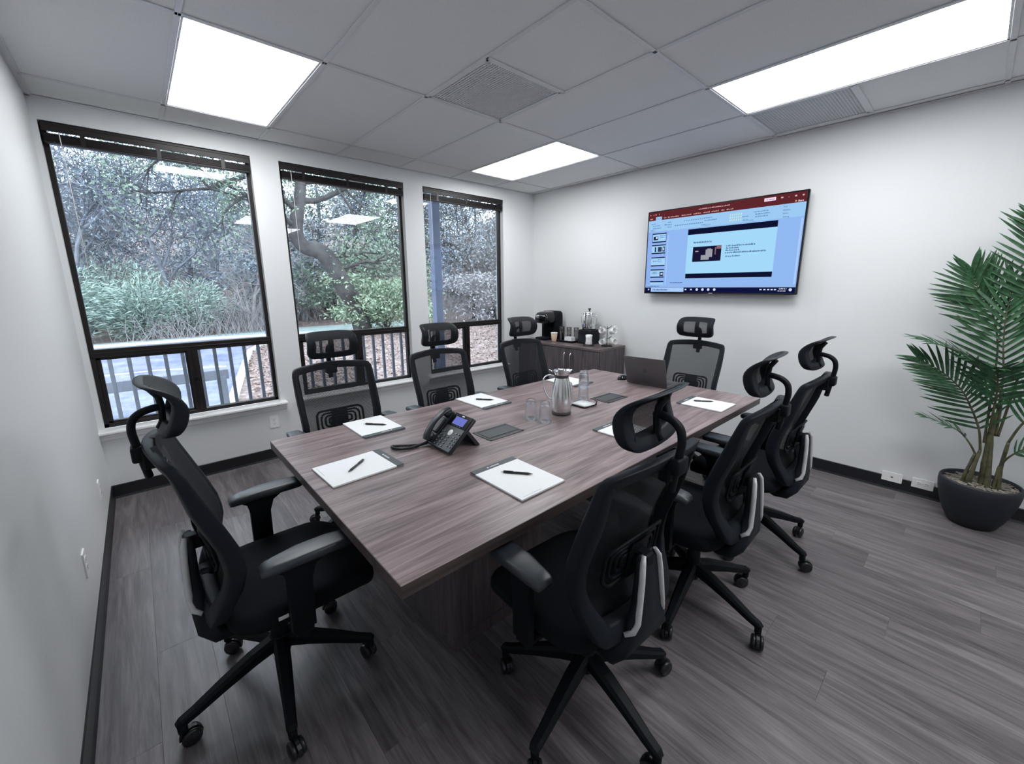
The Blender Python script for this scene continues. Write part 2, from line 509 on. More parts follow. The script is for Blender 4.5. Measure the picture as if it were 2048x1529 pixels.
lab = {(1, 1): 'bright square-looking ceiling light panel nearest the left wall, above the large window',
       (5, 1): 'small far ceiling light panel near the corner, above the coffee cabinet',
       (3, 4): 'unseen ceiling light panel added as fill just behind the camera',
       (4, 5): 'unseen ceiling light panel added as fill near the door wall',
       (5, 3): 'long bright ceiling light panel at upper right, above the television wall'}
for (c, r) in sorted(LIGHTS):
    x0, x1, y0, y1 = COLS[c] + tw, COLS[c + 1] - tw, ROWS[r + 1] + tw, ROWS[r] - tw
    t = thing('ceiling_light', lab[(c, r)], 'ceiling light', ((x0 + x1) / 2, (y0 + y1) / 2, H), 0, 'recessed ceiling light panels')
    w, h = (x1 - x0) / 2, (y1 - y0) / 2
    b = .010
    mb = MB()
    for q in ((-w, w, -h, -h + b), (-w, w, h - b, h), (-w, -w + b, -h, h), (w - b, w, -h, h)): mb.box(*q, -.004, .03)
    obj('frame', mb, M['tee'], t)
    obj('housing', MB().box(-w, w, -h, h, .03, .09), M['tee'], t)
    obj('diffuser', MB().box(-w + b, w - b, -h + b, h - b, .000, .006), M['panel'], t, label='glowing white diffuser')
lab = {(3, 2): 'perforated square air vent in the middle of the ceiling', (6, 3): 'perforated air vent beside the long ceiling light, close to the television wall'}
for (c, r) in sorted(VENTS):
    x0, x1, y1 = COLS[c] + tw, COLS[c + 1] - tw, ROWS[r] - tw
    y0 = ROWS[r] - FT + tw
    t = thing('air_vent', lab[(c, r)], 'air vent', ((x0 + x1) / 2, (y0 + y1) / 2, H), 0, 'perforated ceiling vents')
    w, h = (x1 - x0) / 2, (y1 - y0) / 2
    b = .016
    mb = MB()
    for q in ((-w, w, -h, -h + b), (-w, w, h - b, h), (-w, -w + b, -h, h), (w - b, w, -h, h)): mb.box(*q, -.006, .004)
    obj('frame', mb, M['tee'], t)
    mb = MB(); n = 32; p = 2 * (w - b) / n
    for i in range(1, n): mb.box(-w + b + i * p - p * .21, -w + b + i * p + p * .21, -h + b, h - b, -.002, .001)
    p = 2 * (h - b) / n
    for i in range(1, n): mb.box(-w + b, w - b, -h + b + i * p - p * .21, -h + b + i * p + p * .21, -.001, .002)
    obj('perforated_face', mb, M['tee'], t)
    mb = MB().add([(-w, -h, .05), (w, -h, .05), (w, h, .05), (-w, h, .05), (0, 0, .012)], [(0, 1, 4), (1, 2, 4), (2, 3, 4), (3, 0, 4)])
    obj('deflector', mb, M['tee'], t)
    obj('plenum_box', MB().box(-w, w, -h, h, .06, .10), M['tee_dark'], t)

# windows: dark bronze frames, fixed light above, slider below
for i, (x0, x1) in enumerate(WIN):
    fy0, fy1 = .055, .105
    z0, z1 = .528, WZ1
    mz0, mz1 = 1.042, 1.104
    mb = MB()
    mb.box(x0, x0 + .028, fy0, fy1, z0, z1, .003); mb.box(x1 - .028, x1, fy0, fy1, z0, z1, .003)
    mb.box(x0, x1, fy0, fy1, z1 - .035, z1, .003); mb.box(x0, x1, fy0, fy1, z0, z0 + .030, .003)
    w = struct('window_%d' % (i + 1), mb, M['bronze'])
    obj('mid_rail', MB().box(x0 + .005, x1 - .005, fy0 - .008, fy1, mz0, mz1, .004).box(x0 + .005, x1 - .005, fy0 - .014, fy0, mz0 + .028, mz0 + .036, .002), M['bronze'], w)
    mx = (x0 + x1) / 2 + .005
    obj('mullion', MB().box(mx - .034, mx + .034, fy0 - .006, fy1, z0 + .02, mz0 + .01, .003).box(mx - .004, mx + .004, fy0 - .012, fy0, z0 + .02, mz0, .002), M['bronze'], w)
    mb = MB()
    for q in ((x0 + .028, x0 + .052, z0 + .02, mz0), (mx - .046, mx - .034, z0 + .02, mz0)): mb.box(q[0], q[1], fy0 + .004, fy1 - .004, q[2], q[3], .002)
    mb.box(x0 + .028, mx - .034, fy0 + .004, fy1 - .004, mz0 - .016, mz0, .002).box(x0 + .028, mx - .034, fy0 + .004, fy1 - .004, z0 + .03, z0 + .046, .002)
    obj('sliding_sash', mb, M['bronze'], w)
    obj('latch', MB().box(mx - .012, mx + .012, fy0 - .016, fy0, .80, .83, .003), M['black_plastic'], w)
    gy = .082
    obj('pane', MB().box(x0 + .02, x1 - .02, gy, gy + .004, mz1 - .01, z1 - .03), M['glass'], w)
    obj('pane', MB().box(x0 + .04, mx - .03, gy, gy + .004, z0 + .03, mz0 - .01), M['glass'], w)
    obj('pane', MB().box(mx + .03, x1 - .02, gy, gy + .004, z0 + .02, mz0 + .01), M['glass'], w)
    # sill with a moulded apron
    sx0, sx1 = max(XL, x0 - .045), x1 + .045
    prof = [(.055, .502), (.055, .526), (-.058, .526), (-.066, .520), (-.066, .508), (-.058, .502), (-.030, .500), (-.028, .480), (-.020, .470), (-.012, .452), (-.002, .446), (-.002, .50)]
    mb = MB().prism([(a, b) for a, b in prof], sx0, sx1, Matrix(((0, 0, 1, 0), (1, 0, 0, 0), (0, 1, 0, 0), (0, 0, 0, 1))))
    s = struct('trim_%d' % (i + 1), mb, M['trim_white'])
    # raised wooden blind: valance, drawn-up slats, wand
    nm = ['in the large left window', 'in the middle window', 'in the window nearest the corner'][i]
    t = thing('window_blind', 'dark wooden slat blind drawn right up ' + nm, 'blind', ((x0 + x1) / 2, 0.0, 0), 0, 'raised window blinds')
    hw = (x1 - x0) / 2 - .008
    obj('valance', MB().box(-hw, hw, -.002, .006, 2.502, 2.556, .002).box(-hw, hw, -.005, .001, 2.538, 2.552, .002).box(-hw, hw, .010, .042, 2.515, 2.556), M['bronze_wood'], t)
    sm = MB().box(-hw + .006, hw - .006, -.024, .024, -.0016, .0016, .0008).mesh('slat', M['bronze_wood'])
    for k in range(11):
        z = 2.448 + k * .0042
        o = link('slat', sm, t, T((rng.uniform(-.002, .002), .023 + rng.uniform(-.0015, .0015), z)))
    obj('bottom_rail', MB().box(-hw + .004, hw - .004, -.003, .049, 2.432, 2.445, .003), M['bronze_wood'], t)
    for q in (-.38, 0, .38):
        obj('ladder_tape', MB().box(q - .012, q + .012, -.0045, -.003, 2.432, 2.503).box(q - .002, q + .002, .02, .024, 2.49, 2.52), M['bronze'], t)
    mb = MB().tube([(-hw + .075, -.010, 2.50), (-hw + .078, -.012, 2.48), (-hw + .083, -.010, 1.62)], .0024, 6)
    obj('tilt_wand', mb, M['plate'], t, label='thin pale tilt wand')

# outlets and plates
def outlet(name, label, M4, kind, group):
    t = thing(name, label, 'outlet', (0, 0, 0), 0, group); t.matrix_world = M4
    obj('face_plate', MB().prism(rrect(.035, .0575, .004, 3), 0, .006), M['plate'], t)
    if kind == 'duplex':
        for s in (-1, 1):
            obj('receptacle', MB().prism(rrect(.0165, .0145, .010, 4), .006, .008, T((0, s * .0195, 0))), M['plate'], t)
            mb = MB()
            for q in (-.0065, .0065): mb.box(q - .001, q + .001, s * .0195 - .001, s * .0195 + .007, .008, .0086)
            mb.prism([(.0028 * math.cos(a * R(45)), s * .0195 - .0075 + .0028 * math.sin(a * R(45))) for a in range(8)], .008, .0086)
            obj('slot', mb, M['slot'], t)
        obj('screw', MB().prism([(.0022 * math.cos(a * R(45)), .0022 * math.sin(a * R(45))) for a in range(8)], .006, .0075), M['steel'], t)
    elif kind == 'jack':
        obj('jack', MB().prism(rrect(.004, .007, .002, 3), .006, .0075), M['slot'], t)
    else:
        obj('toggle', MB().box(-.016, .016, -.033, .033, .006, .010, .002), M['plate'], t)
    return t
Bk = Matrix(((1, 0, 0, 0), (0, 0, -1, 0), (0, 1, 0, 0), (0, 0, 0, 1)))           # local z -> -y (on the window wall)
Rt = Matrix(((0, 0, -1, 0), (-1, 0, 0, 0), (0, 1, 0, 0), (0, 0, 0, 1)))          # local z -> -x (on the right wall)
Lf = Matrix(((0, 0, 1, 0), (1, 0, 0, 0), (0, 1, 0, 0), (0, 0, 0, 1)))            # local z -> +x (on the left wall)
outlet('wall_outlet', 'white duplex outlet under the large left window', T((1.070, 0, .350)) @ Bk, 'duplex', 'wall outlets')
outlet('wall_outlet', 'white data plate lying sideways on the black baseboard, left of the pair by the plant', T((XR - .004, -3.846, .098)) @ Rt @ RZ(90), 'jack', 'wall outlets')
outlet('wall_outlet', 'white duplex outlet lying sideways on the black baseboard, right beside the plant pot', T((XR - .004, -4.012, .101)) @ Rt @ RZ(90), 'duplex', 'wall outlets')
outlet('wall_outlet', 'white outlet on the blank left wall, farther one, near the corner', T((XL, -.676, .332)) @ Lf, 'duplex', 'wall outlets')
outlet('wall_outlet', 'white outlet on the blank left wall, nearer one, low beside the end chair', T((XL, -1.637, .356)) @ Lf, 'duplex', 'wall outlets')

def loft(mb, outline, levels, M=None, smooth=True, zf=None):
    """stack of scaled copies of an outline: levels are (z, scale); closed at both ends"""
    n = len(outline)
    cx = sum(p[0] for p in outline) / n; cy = sum(p[1] for p in outline) / n
    vs = []
    for z, s in levels:
        for x, y in outline:
            X, Y = cx + (x - cx) * s, cy + (y - cy) * s
            vs.append((X, Y, z + (zf(X, Y, z) if zf else 0)))
    fs = []
    for i in range(len(levels) - 1):
        for j in range(n):
            j2 = (j + 1) % n
            fs.append((i * n + j, i * n + j2, (i + 1) * n + j2, (i + 1) * n + j))
    fs.append(tuple(range(n))[::-1]); fs.append(tuple((len(levels) - 1) * n + j for j in range(n)))
    return mb.add(vs, fs, smooth, M)
def bar(mb, path, half, thick, M=None, smooth=False):
    """flat bar in the xz plane: half widths along y, thickness in the plane"""
    P = [Vector(p) for p in path]; k = len(P); vs = []
    for i in range(k):
        t = (P[min(i + 1, k - 1)] - P[max(i - 1, 0)]).normalized()
        nrm = Vector((-t.z, 0, t.x))
        h = half[i]; q = thick[i] if isinstance(thick, list) else thick
        e = min(h, q) * .45
        for a, b in ((h, q - e), (h - e, q), (-h + e, q), (-h, q - e), (-h, -q + e), (-h + e, -q), (h - e, -q), (h, -q + e)):
            vs.append(P[i] + Vector((0, a, 0)) + nrm * b)
    fs = []
    for i in range(k - 1):
        for j in range(8):
            j2 = (j + 1) % 8
            fs.append((i * 8 + j, i * 8 + j2, (i + 1) * 8 + j2, (i + 1) * 8 + j))
    fs.append(tuple(range(8))[::-1]); fs.append(tuple((k - 1) * 8 + j for j in range(8)))
    return mb.add(vs, fs, smooth, M)

# ================================================================== OFFICE CHAIRS (local: faces +x, origin on the floor under the column)
XE = [(.46, -.168), (.50, -.160), (.542, -.146), (.60, -.119), (.672, -.104), (.74, -.114), (.822, -.142), (.881, -.165), (.972, -.194), (1.03, -.212), (1.09, -.240)]
HALF = [(.468, .10), (.478, .175), (.52, .205), (.60, .228), (.70, .238), (.85, .242), (.97, .243), (1.012, .241), (1.037, .232), (1.050, .210), (1.060, .12), (1.066, .05)]
def back_x(y, z):
    c = .020 + .030 * sstep(.48, .70, z) - .016 * sstep(.82, 1.05, z)
    return interp(XE, z) - c * (1 - min(1, abs(y) / .24) ** 2)
def loop_frame(mb, half_pts, xf, wf, depth, M=None):
    """closed frame whose outer edge is half_pts (y>=0, bottom to top) mirrored; xf(y,z) gives its depth position"""
    right = half_pts
    pts = [Vector((0, y, z)) for y, z in right] + [Vector((0, -y, z)) for y, z in right[::-1][1 if right[-1][0] == 0 else 0:]]
    if right[0][0] == 0: pts = pts[:-1]
    P = []
    n0 = len(pts)
    for i in range(n0):
        p0, p1, p2, p3 = pts[i - 1], pts[i], pts[(i + 1) % n0], pts[(i + 2) % n0]
        for t in (0, .34, .67):
            P.append(.5 * ((2 * p1) + (p2 - p0) * t + (2 * p0 - 5 * p1 + 4 * p2 - p3) * t * t + (3 * p1 - p0 - 3 * p2 + p3) * t ** 3))
    k = len(P); vs = []
    for i in range(k):
        t = (P[(i + 1) % k] - P[i - 1]).normalized()
        inn = Vector((0, -t.z, t.y))                    # points inwards on a counter-clockwise loop
        w = wf(P[i].y, P[i].z); d = depth(P[i].z) if callable(depth) else depth
        for a, b in ((0, -.30), (.03, -.46), (.10, -.52), (.5, -.54), (.90, -.52), (.97, -.46), (1, -.30), (1, .20), (.96, .34), (.87, .42), (.4, .46), (.12, .43), (.03, .35), (0, .2)):
            q = P[i] + inn * (a * w)
            vs.append((xf(q.y, q.z) + b * d, q.y, q.z))
    fs = []; m = 14
    for i in range(k):
        i2 = (i + 1) % k
        for j in range(m):
            j2 = (j + 1) % m
            fs.append((i * m + j, i2 * m + j, i2 * m + j2, i * m + j2))
    return mb.add(vs, fs, True, M)
CH = []                                                  # (name, mesh, parent key, matrix, key, label)
def part(name, mb, mat, parent=None, M4=None, key=None, label=None):
    me = mb if isinstance(mb, bpy.types.Mesh) else mb.mesh(name, M[mat])
    CH.append((name, me, parent, M4, key, label)); return me
# five-star base
part('base_hub', MB().lathe([(.0, .125), (.030, .125), (.036, .15), (.040, .195), (.037, .212), (.026, .218), (0, .218)], 20), 'black_plastic', key='hub')
leg = MB(); bar(leg, [(.025, 0, .182), (.10, 0, .168), (.20, 0, .138), (.285, 0, .108), (.325, 0, .098), (.338, 0, .092)], [.027, .026, .022, .018, .017, .012], [.030, .027, .021, .017, .015, .010], smooth=False)
leg.lathe([(.010, .055), (.014, .06), (.015, .095), (0, .096)], 10, T((.325, 0, 0)))
legm = leg.mesh('leg', M['black_plastic'])
ca = MB().lathe([(.0065, .03), (.0065, .070), (.011, .072), (.011, .076), (0, .077)], 10)
hood = []
for i in range(9):
    a = R(-20 + 200 * i / 8); hood.append((.018 + .0335 * math.cos(a), .030 + .0335 * math.sin(a)))
for i in range(9):
    a = R(180 - 200 * i / 8); hood.append((.018 + .026 * math.cos(a), .030 + .026 * math.sin(a)))
ca.prism(hood, -.006, .006, Matrix(((1, 0, 0, 0), (0, 0, -1, 0), (0, 1, 0, 0), (0, 0, 0, 1))))
ca.box(.006, .03, -.006, .006, .022, .055)
cam_ = ca.mesh('caster', M['caster'])
wh = MB().lathe([(.0, -.009), (.012, -.009), (.014, -.007), (.024, -.008), (.0285, -.006), (.030, 0), (.0285, .006), (.024, .009), (.014, .008), (.012, .0095), (0, .0095)], 18, RX(90))
whm = wh.mesh('wheel', M['caster'])
part('gas_column', MB().lathe([(.032, .20), (.030, .26), (.026, .27), (.0255, .33), (.016, .335), (.016, .385), (0, .386)], 16), 'grey_plastic', key='column')
part('tilt_mechanism', MB().box(-.10, .14, -.065, .065, .368, .402, .010).box(-.16, -.08, -.04, .04, .375, .398, .006), 'black_plastic', key='mech')
part('tilt_lever', MB().tube([(.04, -.06, .385), (.045, -.16, .380), (.05, -.235, .372)], .005, 6).box(.036, .064, -.255, -.225, .364, .378, .004), 'black_plastic', key='lever')
# seat
so = []
for i in range(40):
    a = 2 * math.pi * i / 40; e = .42
    ca_, sa_ = math.cos(a), math.sin(a)
    so.append((.080 + .248 * math.copysign(abs(ca_) ** e, ca_), .252 * math.copysign(abs(sa_) ** e, sa_)))
droop = lambda x, y, z: -.035 * sstep(.18, .34, x) ** 1.3 + .008 * sstep(.1, .26, abs(y)) - .004
part('seat', loft(MB(), so, [(.425, .93), (.430, .985), (.445, 1.0), (.470, .995), (.486, .965), (.495, .90), (.499, .75), (.4995, .45), (.4995, .15)], zf=droop), 'seat', key='seat')
part('seat_shell', loft(MB(), so, [(.400, .62), (.404, .80), (.415, .93), (.428, .965)], zf=lambda x, y, z: droop(x, y, z) * .7), 'black_plastic', key='shell')
part('seat_tag', MB().box(-.035, -.005, -.2565, -.2535, .455, .467).box(-.000, .006, -.2565, -.2535, .463, .468), 'white_print', 'seat', label='tiny pale stitched tag')
# back
hp = [(0, .466), (.12, .467), (.175, .477), (.206, .52), (.229, .60), (.239, .70), (.243, .85), (.243, .97), (.241, 1.012), (.232, 1.037), (.210, 1.050), (.12, 1.060), (0, 1.066)]
fw = lambda y, z: .036 + .030 * sstep(.66, .50, z) + .004 * sstep(1.0, 1.05, z) 
part('back_frame', loop_frame(MB(), hp, lambda y, z: back_x(y, z) - .008, fw, lambda z: .050 - .018 * sstep(.86, 1.02, z)), 'grey_plastic', key='back')
def backmesh(u, v):
    y0 = (u * 2 - 1)
    z = .4685 + (1.0655 - .4685) * (.5 - .5 * math.cos(math.pi * v)) ** .9
    y = y0 * (interp(HALF, z) - .001)
    return (back_x(y, z) + .0185 - .008 * sstep(.86, 1.02, z) - .016 * abs(y0) ** 12, y, z)
def bm_uv(u, v): q = backmesh(u, v); return (q[1], q[2])
part('back_mesh', MB().grid(backmesh, 22, 36, True, bm_uv), 'mesh', key='bmesh')
# lumbar pad with nested ribs
mb = MB()
for k, (w, h) in enumerate(((.142, .066), (.118, .050), (.094, .034), (.070, .018))):
    pts = rrect(w, h, min(h * .7, .030), 4)
    mb.tube([(back_x(y, .705 + z) - .020 - .004 * (k == 0), y, .705 + z) for y, z in pts], (.0075, .0055) if k == 0 else .0062, 6, closed=True)
mb.grid(lambda u, v: (back_x((u * 2 - 1) * .050, .705 + (v * 2 - 1) * .062) - .022, (u * 2 - 1) * .050, .705 + (v * 2 - 1) * .062), 4, 4)
mb.grid(lambda u, v: (back_x((u * 2 - 1) * .050, .705 + (v * 2 - 1) * .062) - .030, -(u * 2 - 1) * .050, .705 + (v * 2 - 1) * .062), 4, 4)
part('lumbar_support', mb, 'black_plastic', key='lumbar')
mb = MB().box(-.232, -.165, -.022, .022, .68, .73, .006)
part('lumbar_bracket', mb, 'black_plastic', key='lbr')
mb = MB().tube([(-.20, -.075, .625), (-.185, -.09, .632), (-.175, -.115, .638)], .010, 8)
part('lumbar_slider', mb, 'black_plastic', key='slider')
# spine that carries the back
jp = [(.02, 0, .392), (-.06, 0, .386), (-.13, 0, .386), (-.185, 0, .402), (-.214, 0, .44), (-.223, 0, .50), (-.224, 0, .57), (-.221, 0, .64), (-.217, 0, .71), (-.212, 0, .728)]
jh = [.055, .075, .115, .130, .125, .085, .060, .050, .044, .036]
mb = MB(); bar(mb, jp, jh, [.012, .013, .018, .024, .026, .022, .018, .016, .013, .006], smooth=True)
mb.box(-.20, -.10, -.12, .12, .44, .485, .012)
part('back_support', mb, 'grey_plastic', key='spine')
for s in (-1, 1):
    pa = [(-.218, s * .098, .492), (-.238, s * .080, .503), (-.243, s * .067, .53), (-.241, s * .059, .59), (-.238, s * .050, .66), (-.233, s * .043, .712), (-.227, s * .030, .735)]
    mb = MB().tube(pa, [(.008, .004), (.010, .007), (.010, .008), (.010, .008), (.010, .008), (.010, .007), (.007, .005)], 8, up=(0, s, 0))
    part('silver_trim', mb, 'silver', 'spine', label='silver trim strip')
# headrest
def head_x(y, z):
    t = (z - 1.10) / .16
    e = -.200 + .028 * math.sin(min(1, max(0, t / .5)) * math.pi / 2) if t < .5 else -.172 - .080 * ((t - .5) / .5) ** 2
    return e - .014 * (1 - min(1, abs(y) / .155) ** 2)
hh = [(0, 1.096), (.09, 1.098), (.128, 1.104), (.148, 1.126), (.151, 1.165), (.149, 1.21), (.146, 1.238), (.128, 1.255), (.08, 1.260), (0, 1.261)]
part('headrest_frame', loop_frame(MB(), hh, lambda y, z: head_x(y, z) - .008 * sstep(1.24, 1.15, z), lambda y, z: .036 + .012 * sstep(.08, .14, abs(y)), lambda z: .040 - .016 * sstep(1.15, 1.24, z)), 'grey_plastic', key='head')
HH = [(z, y) for y, z in hh]
HH[0] = (HH[0][0], .06); HH[-1] = (HH[-1][0], .06)
def headmesh(u, v):
    y0 = u * 2 - 1
    z = 1.0975 + (1.2600 - 1.0975) * (.5 - .5 * math.cos(math.pi * v)) ** .95
    y = y0 * (interp(HH, z) - .001)
    return (head_x(y, z) + .0135 - .012 * abs(y0) ** 10, y, z)
part('headrest_mesh', MB().grid(headmesh, 20, 20, True, lambda u, v: (headmesh(u, v)[1], headmesh(u, v)[2] * 1.2)), 'mesh', key='hmesh')
part('headrest_bar', MB().tube([(-.245, 0, 1.235), (-.226, 0, 1.205), (-.222, 0, 1.172), (-.226, 0, 1.125), (-.236, 0, 1.106)], (.017, .010), 8, up=(1, 0, 0)), 'black_plastic', key='hbar')
pth = smooth_path([(-.280, 0, .958), (-.289, 0, 1.02), (-.297, 0, 1.075), (-.300, 0, 1.112), (-.293, 0, 1.143), (-.272, 0, 1.162), (-.244, 0, 1.170), (-.216, 0, 1.173)], 4)
part('headrest_arm', MB().tube(pth, (.011, .0155), 10, up=(0, 1, 0)), 'black_plastic', key='harm')
part('headrest_bracket', MB().box(-.311, -.266, -.030, .030, 1.015, 1.064, .007, 2).box(-.29, -.252, -.034, .034, .99, 1.052, .006), 'black_plastic', key='hbr')
# arms
for s in (-1, 1):
    po = [(-.006, .415), (.066, .415), (.070, .59), (.085, .635), (.125, .660), (.125, .670), (-.045, .670), (-.045, .662), (-.012, .640), (-.004, .60)]
    mb = MB().prism(po, .272, .298, Matrix(((1, 0, 0, 0), (0, 0, s, 0), (0, 1, 0, 0), (0, 0, 0, 1))))
    y0, y1 = sorted((s * .12, s * .296))
    mb.box(.0, .06, y0, y1, .395, .42, .006)
    part('armrest', mb, 'black_plastic', key='arm%d' % s)
    po = [(-.072, -.026), (-.062, -.033), (.04, -.044), (.14, -.044), (.195, -.037), (.206, -.022), (.206, .022), (.195, .037), (.14, .044), (.04, .044), (-.062, .033), (-.072, .026)]
    mb = loft(MB(), po, [(.667, .90), (.671, .98), (.680, 1.0), (.690, .985), (.6945, .93), (.6965, .75)], T((0, s * .285, 0)), zf=lambda x, y, z: -.012 * sstep(.0, -.08, x) - .004 * sstep(.12, .2, x))
    part('arm_pad', mb, 'arm_pad', 'arm%d' % s)
def office_chair(label, x, y, face, base_deg, seed, head=None, pads=None):
    t = thing('office_chair', label, 'chair', (x, y, 0), R(face), 'high-back mesh office chairs round the table')
    made = {}
    for name, me, par, M4, key, lb in CH:
        if head and name in ('headrest_frame', 'headrest_mesh', 'headrest_bar'): M4 = T((-.24, 0, head[1])) @ RZ(head[0]) @ T((.24, 0, 0))
        if pads and name == 'arm_pad': M4 = T(pads)
        o = link(name, me, made[par] if par else t, M4)
        if lb: o['label'] = lb
        if key: made[key] = o
    rg = random.Random(seed)
    for k in range(5):
        a = base_deg - face + 72 * k
        link('leg', legm, t, RZ(a))
        c = link('caster', cam_, t, RZ(a) @ T((.325, 0, 0)) @ RZ(rg.uniform(-60, 60) + (180 if rg.random() < .5 else 0)))
        for s in (-1, 1): link('wheel', whm, c, T((.018, s * .0145, .030)))
    return t
office_chair('black mesh chair at the left end of the table, beside the blank wall', .535, -2.440, 0, 45, 1)
office_chair('nearest black mesh chair on the camera side, its back to the viewer', 1.358, -3.295, 88, 45, 2, (6, -.010))
office_chair('middle black mesh chair of the camera-side row, back to the viewer', 2.138, -3.335, 92, 44, 3, (4, 0))
office_chair('farthest black mesh chair of the camera-side row, standing out against the right wall', 2.900, -3.345, 90, 33, 4)
office_chair('black mesh chair of the window row nearest the telephone', 1.165, -1.640, -90, 50, 5, None, (-.115, 0, .008))
office_chair('black mesh chair of the window row standing before the middle and corner windows', 1.932, -1.645, -90, 40, 6, None, (-.115, 0, .008))
office_chair('black mesh chair of the window row nearest the coffee cabinet', 2.780, -1.645, -90, 45, 7, None, (-.115, 0, .008))
office_chair('black mesh chair at the far end of the table, behind the open laptop', 3.550, -2.530, 180, 45, 8)

# ================================================================== TABLE
TZ = .75
TX0, TX1, TY0, TY1 = .713, 3.438, -3.165, -1.733
t = thing('conference_table', 'long dark walnut conference table in the middle of the room', 'table', ((TX0 + TX1) / 2, (TY0 + TY1) / 2, 0))
cx, cy = (TX0 + TX1) / 2, (TY0 + TY1) / 2
hx, hy = (TX1 - TX0) / 2, (TY1 - TY0) / 2
obj('tabletop', MB().box(-hx + .001, hx - .001, -hy + .001, hy - .001, TZ - .0395, TZ, .0012), M['walnut'], t)
mb = MB()
for q in ((-hx, hx, -hy - .0006, -hy + .0016), (-hx, hx, hy - .0016, hy + .0006), (-hx - .0006, -hx + .0016, -hy, hy), (hx - .0016, hx + .0006, -hy, hy)):
    mb.box(q[0], q[1], q[2], q[3], TZ - .040, TZ - .0008)
obj('edge_band', mb, M['walnut_edge'], t)
for s in (-1, 1):
    mb = MB().box(-.26, .26, -.355, .355, .0, TZ - .04, .002)
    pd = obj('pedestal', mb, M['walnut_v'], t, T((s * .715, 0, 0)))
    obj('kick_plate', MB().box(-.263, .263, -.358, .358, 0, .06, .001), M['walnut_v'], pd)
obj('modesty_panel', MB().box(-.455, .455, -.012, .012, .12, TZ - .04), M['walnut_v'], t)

# ------------------------------------------------------------------ flush power boxes
for lb, x, y in (('grey flip-lid power box set into the table next to the telephone', 1.662, -2.437), ('grey flip-lid power box set into the table, between the water glasses and the laptop', 2.678, -2.440)):
    t = thing('power_box', lb, 'power box', (x, y, TZ), 0, 'power boxes in the tabletop')
    mb = MB(); w, h, b = .117, .078, .012
    for q in ((-w, w, -h, -h + b), (-w, w, h - b, h), (-w, -w + .014, -h, h), (w - .014, w, -h, h)): mb.box(*q, 0, .0035, .001)
    obj('rim', mb, M['powder'], t)
    obj('well', MB().box(-w + .01, w - .01, -h + .01, h - .01, 0.0003, .0010), M['slot'], t)
    obj('lid', MB().box(-w + .018, w - .018, -h + .034, h - .030, .001, .0042, .001), M['powder'], t)

# ------------------------------------------------------------------ note pads and pens
def notepad(lb, x, y, w, h, rz, seed):
    """band along local +y"""
    t = thing('notepad', lb, 'notepad', (x, y, TZ), R(rz), 'printed notepads laid round the table')
    obj('backing_board', MB().box(-w / 2, w / 2, -h / 2, h / 2, 0.0004, .0018), M['card'], t)
    obj('paper_block', MB().box(-w / 2 + .0004, w / 2 - .0004, -h / 2 + .0004, h / 2 - .0004, .0018, .0085, .0006), M['paper'], t)
    obj('header_band', MB().box(-w / 2, w / 2, h / 2 - .034, h / 2 + .0006, .0030, .0090, .0005), M['band'], t)
    rg = random.Random(seed)
    mb = MB(); x0 = -.040
    z0, z1 = .0090, .0092
    yb = h / 2 - .022
    mb.prism([(x0 + .005 * math.cos(R(60 * k)), yb + .004 + .005 * math.sin(R(60 * k))) for k in range(6)], z0, z1)
    x0 += .011
    for k in range(9):                                   # the wordmark is too small to read: strokes only
        wd = rg.uniform(.003, .0055); hh_ = rg.choice((.006, .008, .009))
        mb.box(x0, x0 + wd * .8, yb, yb + hh_, z0, z1); x0 += wd + .0012
    obj('printed_mark', mb, M['white_print'], t, label='tiny white printed mark')
    mb = MB(); x0 = -w / 2 + .02
    for k in range(16):
        wd = rg.uniform(.003, .009); mb.box(x0, x0 + wd, -h / 2 + .012, -h / 2 + .0138, .0085, .0087); x0 += wd + .002
        if x0 > -w / 2 + .115: break
    obj('footer_print', mb, M['grey_print'], t)
    return t
def pen(lb, x0, y0, x1, y1, z=TZ + .0086):
    L = .143
    a = math.atan2(y1 - y0, x1 - x0)
    t = thing('pen', lb, 'pen', ((x0 + x1) / 2, (y0 + y1) / 2, z), a, 'black pens on the notepads')
    r = .0050
    X = T((0, 0, r)) @ RY(90)
    obj('barrel', MB().lathe([(0, -.052), (.0040, -.052), (r, -.046), (r, -.010), (.0046, -.008), (.0046, .0), (r, .002), (r, .050), (.0042, .056), (0, .056)], 12, X), M['pen'], t)
    obj('tip', MB().lathe([(0, .073), (.0012, .072), (.0022, .066), (.0042, .056), (.0, .056)], 10, X), M['pen'], t)
    obj('clicker', MB().lathe([(0, -.062), (.002, -.062), (.0022, -.052), (0, -.052)], 8, X), M['silver'], t, label='pale push button')
    obj('clip', MB().box(-.050, -.010, -.0016, .0016, 2 * r, 2 * r + .0012).box(-.051, -.047, -.0016, .0016, r, 2 * r + .001), M['pen'], t)
notepad('white notepad with dark header, lying sideways before the left end chair', .922, -2.362, .238, .310, -88, 1)
notepad('white notepad with dark header nearest the camera, at the table edge', 1.3665, -2.906, .238, .318, 0, 2)
notepad('white notepad before the first window chair, behind the telephone', 1.199, -1.887, .230, .314, 180, 3)
notepad('white notepad before the second window chair', 1.977, -1.898, .228, .332, 181, 4)
notepad('white notepad half hidden behind the headrest of the nearest chair', 2.170, -2.927, .236, .310, 0, 5)
notepad('white notepad near the far right corner of the table, beyond the headrests', 3.008, -2.972, .240, .290, 1, 6)
notepad('white notepad hidden behind the steel carafe and glasses', 2.860, -1.920, .232, .310, 180, 7)
pen('black pen on the sideways notepad of the left end chair', .977, -2.31, .862, -2.404)
pen('black pen on the notepad nearest the camera', 1.331, -2.83, 1.421, -2.948)
pen('black pen on the notepad behind the telephone', 1.16, -1.827, 1.253, -1.936)
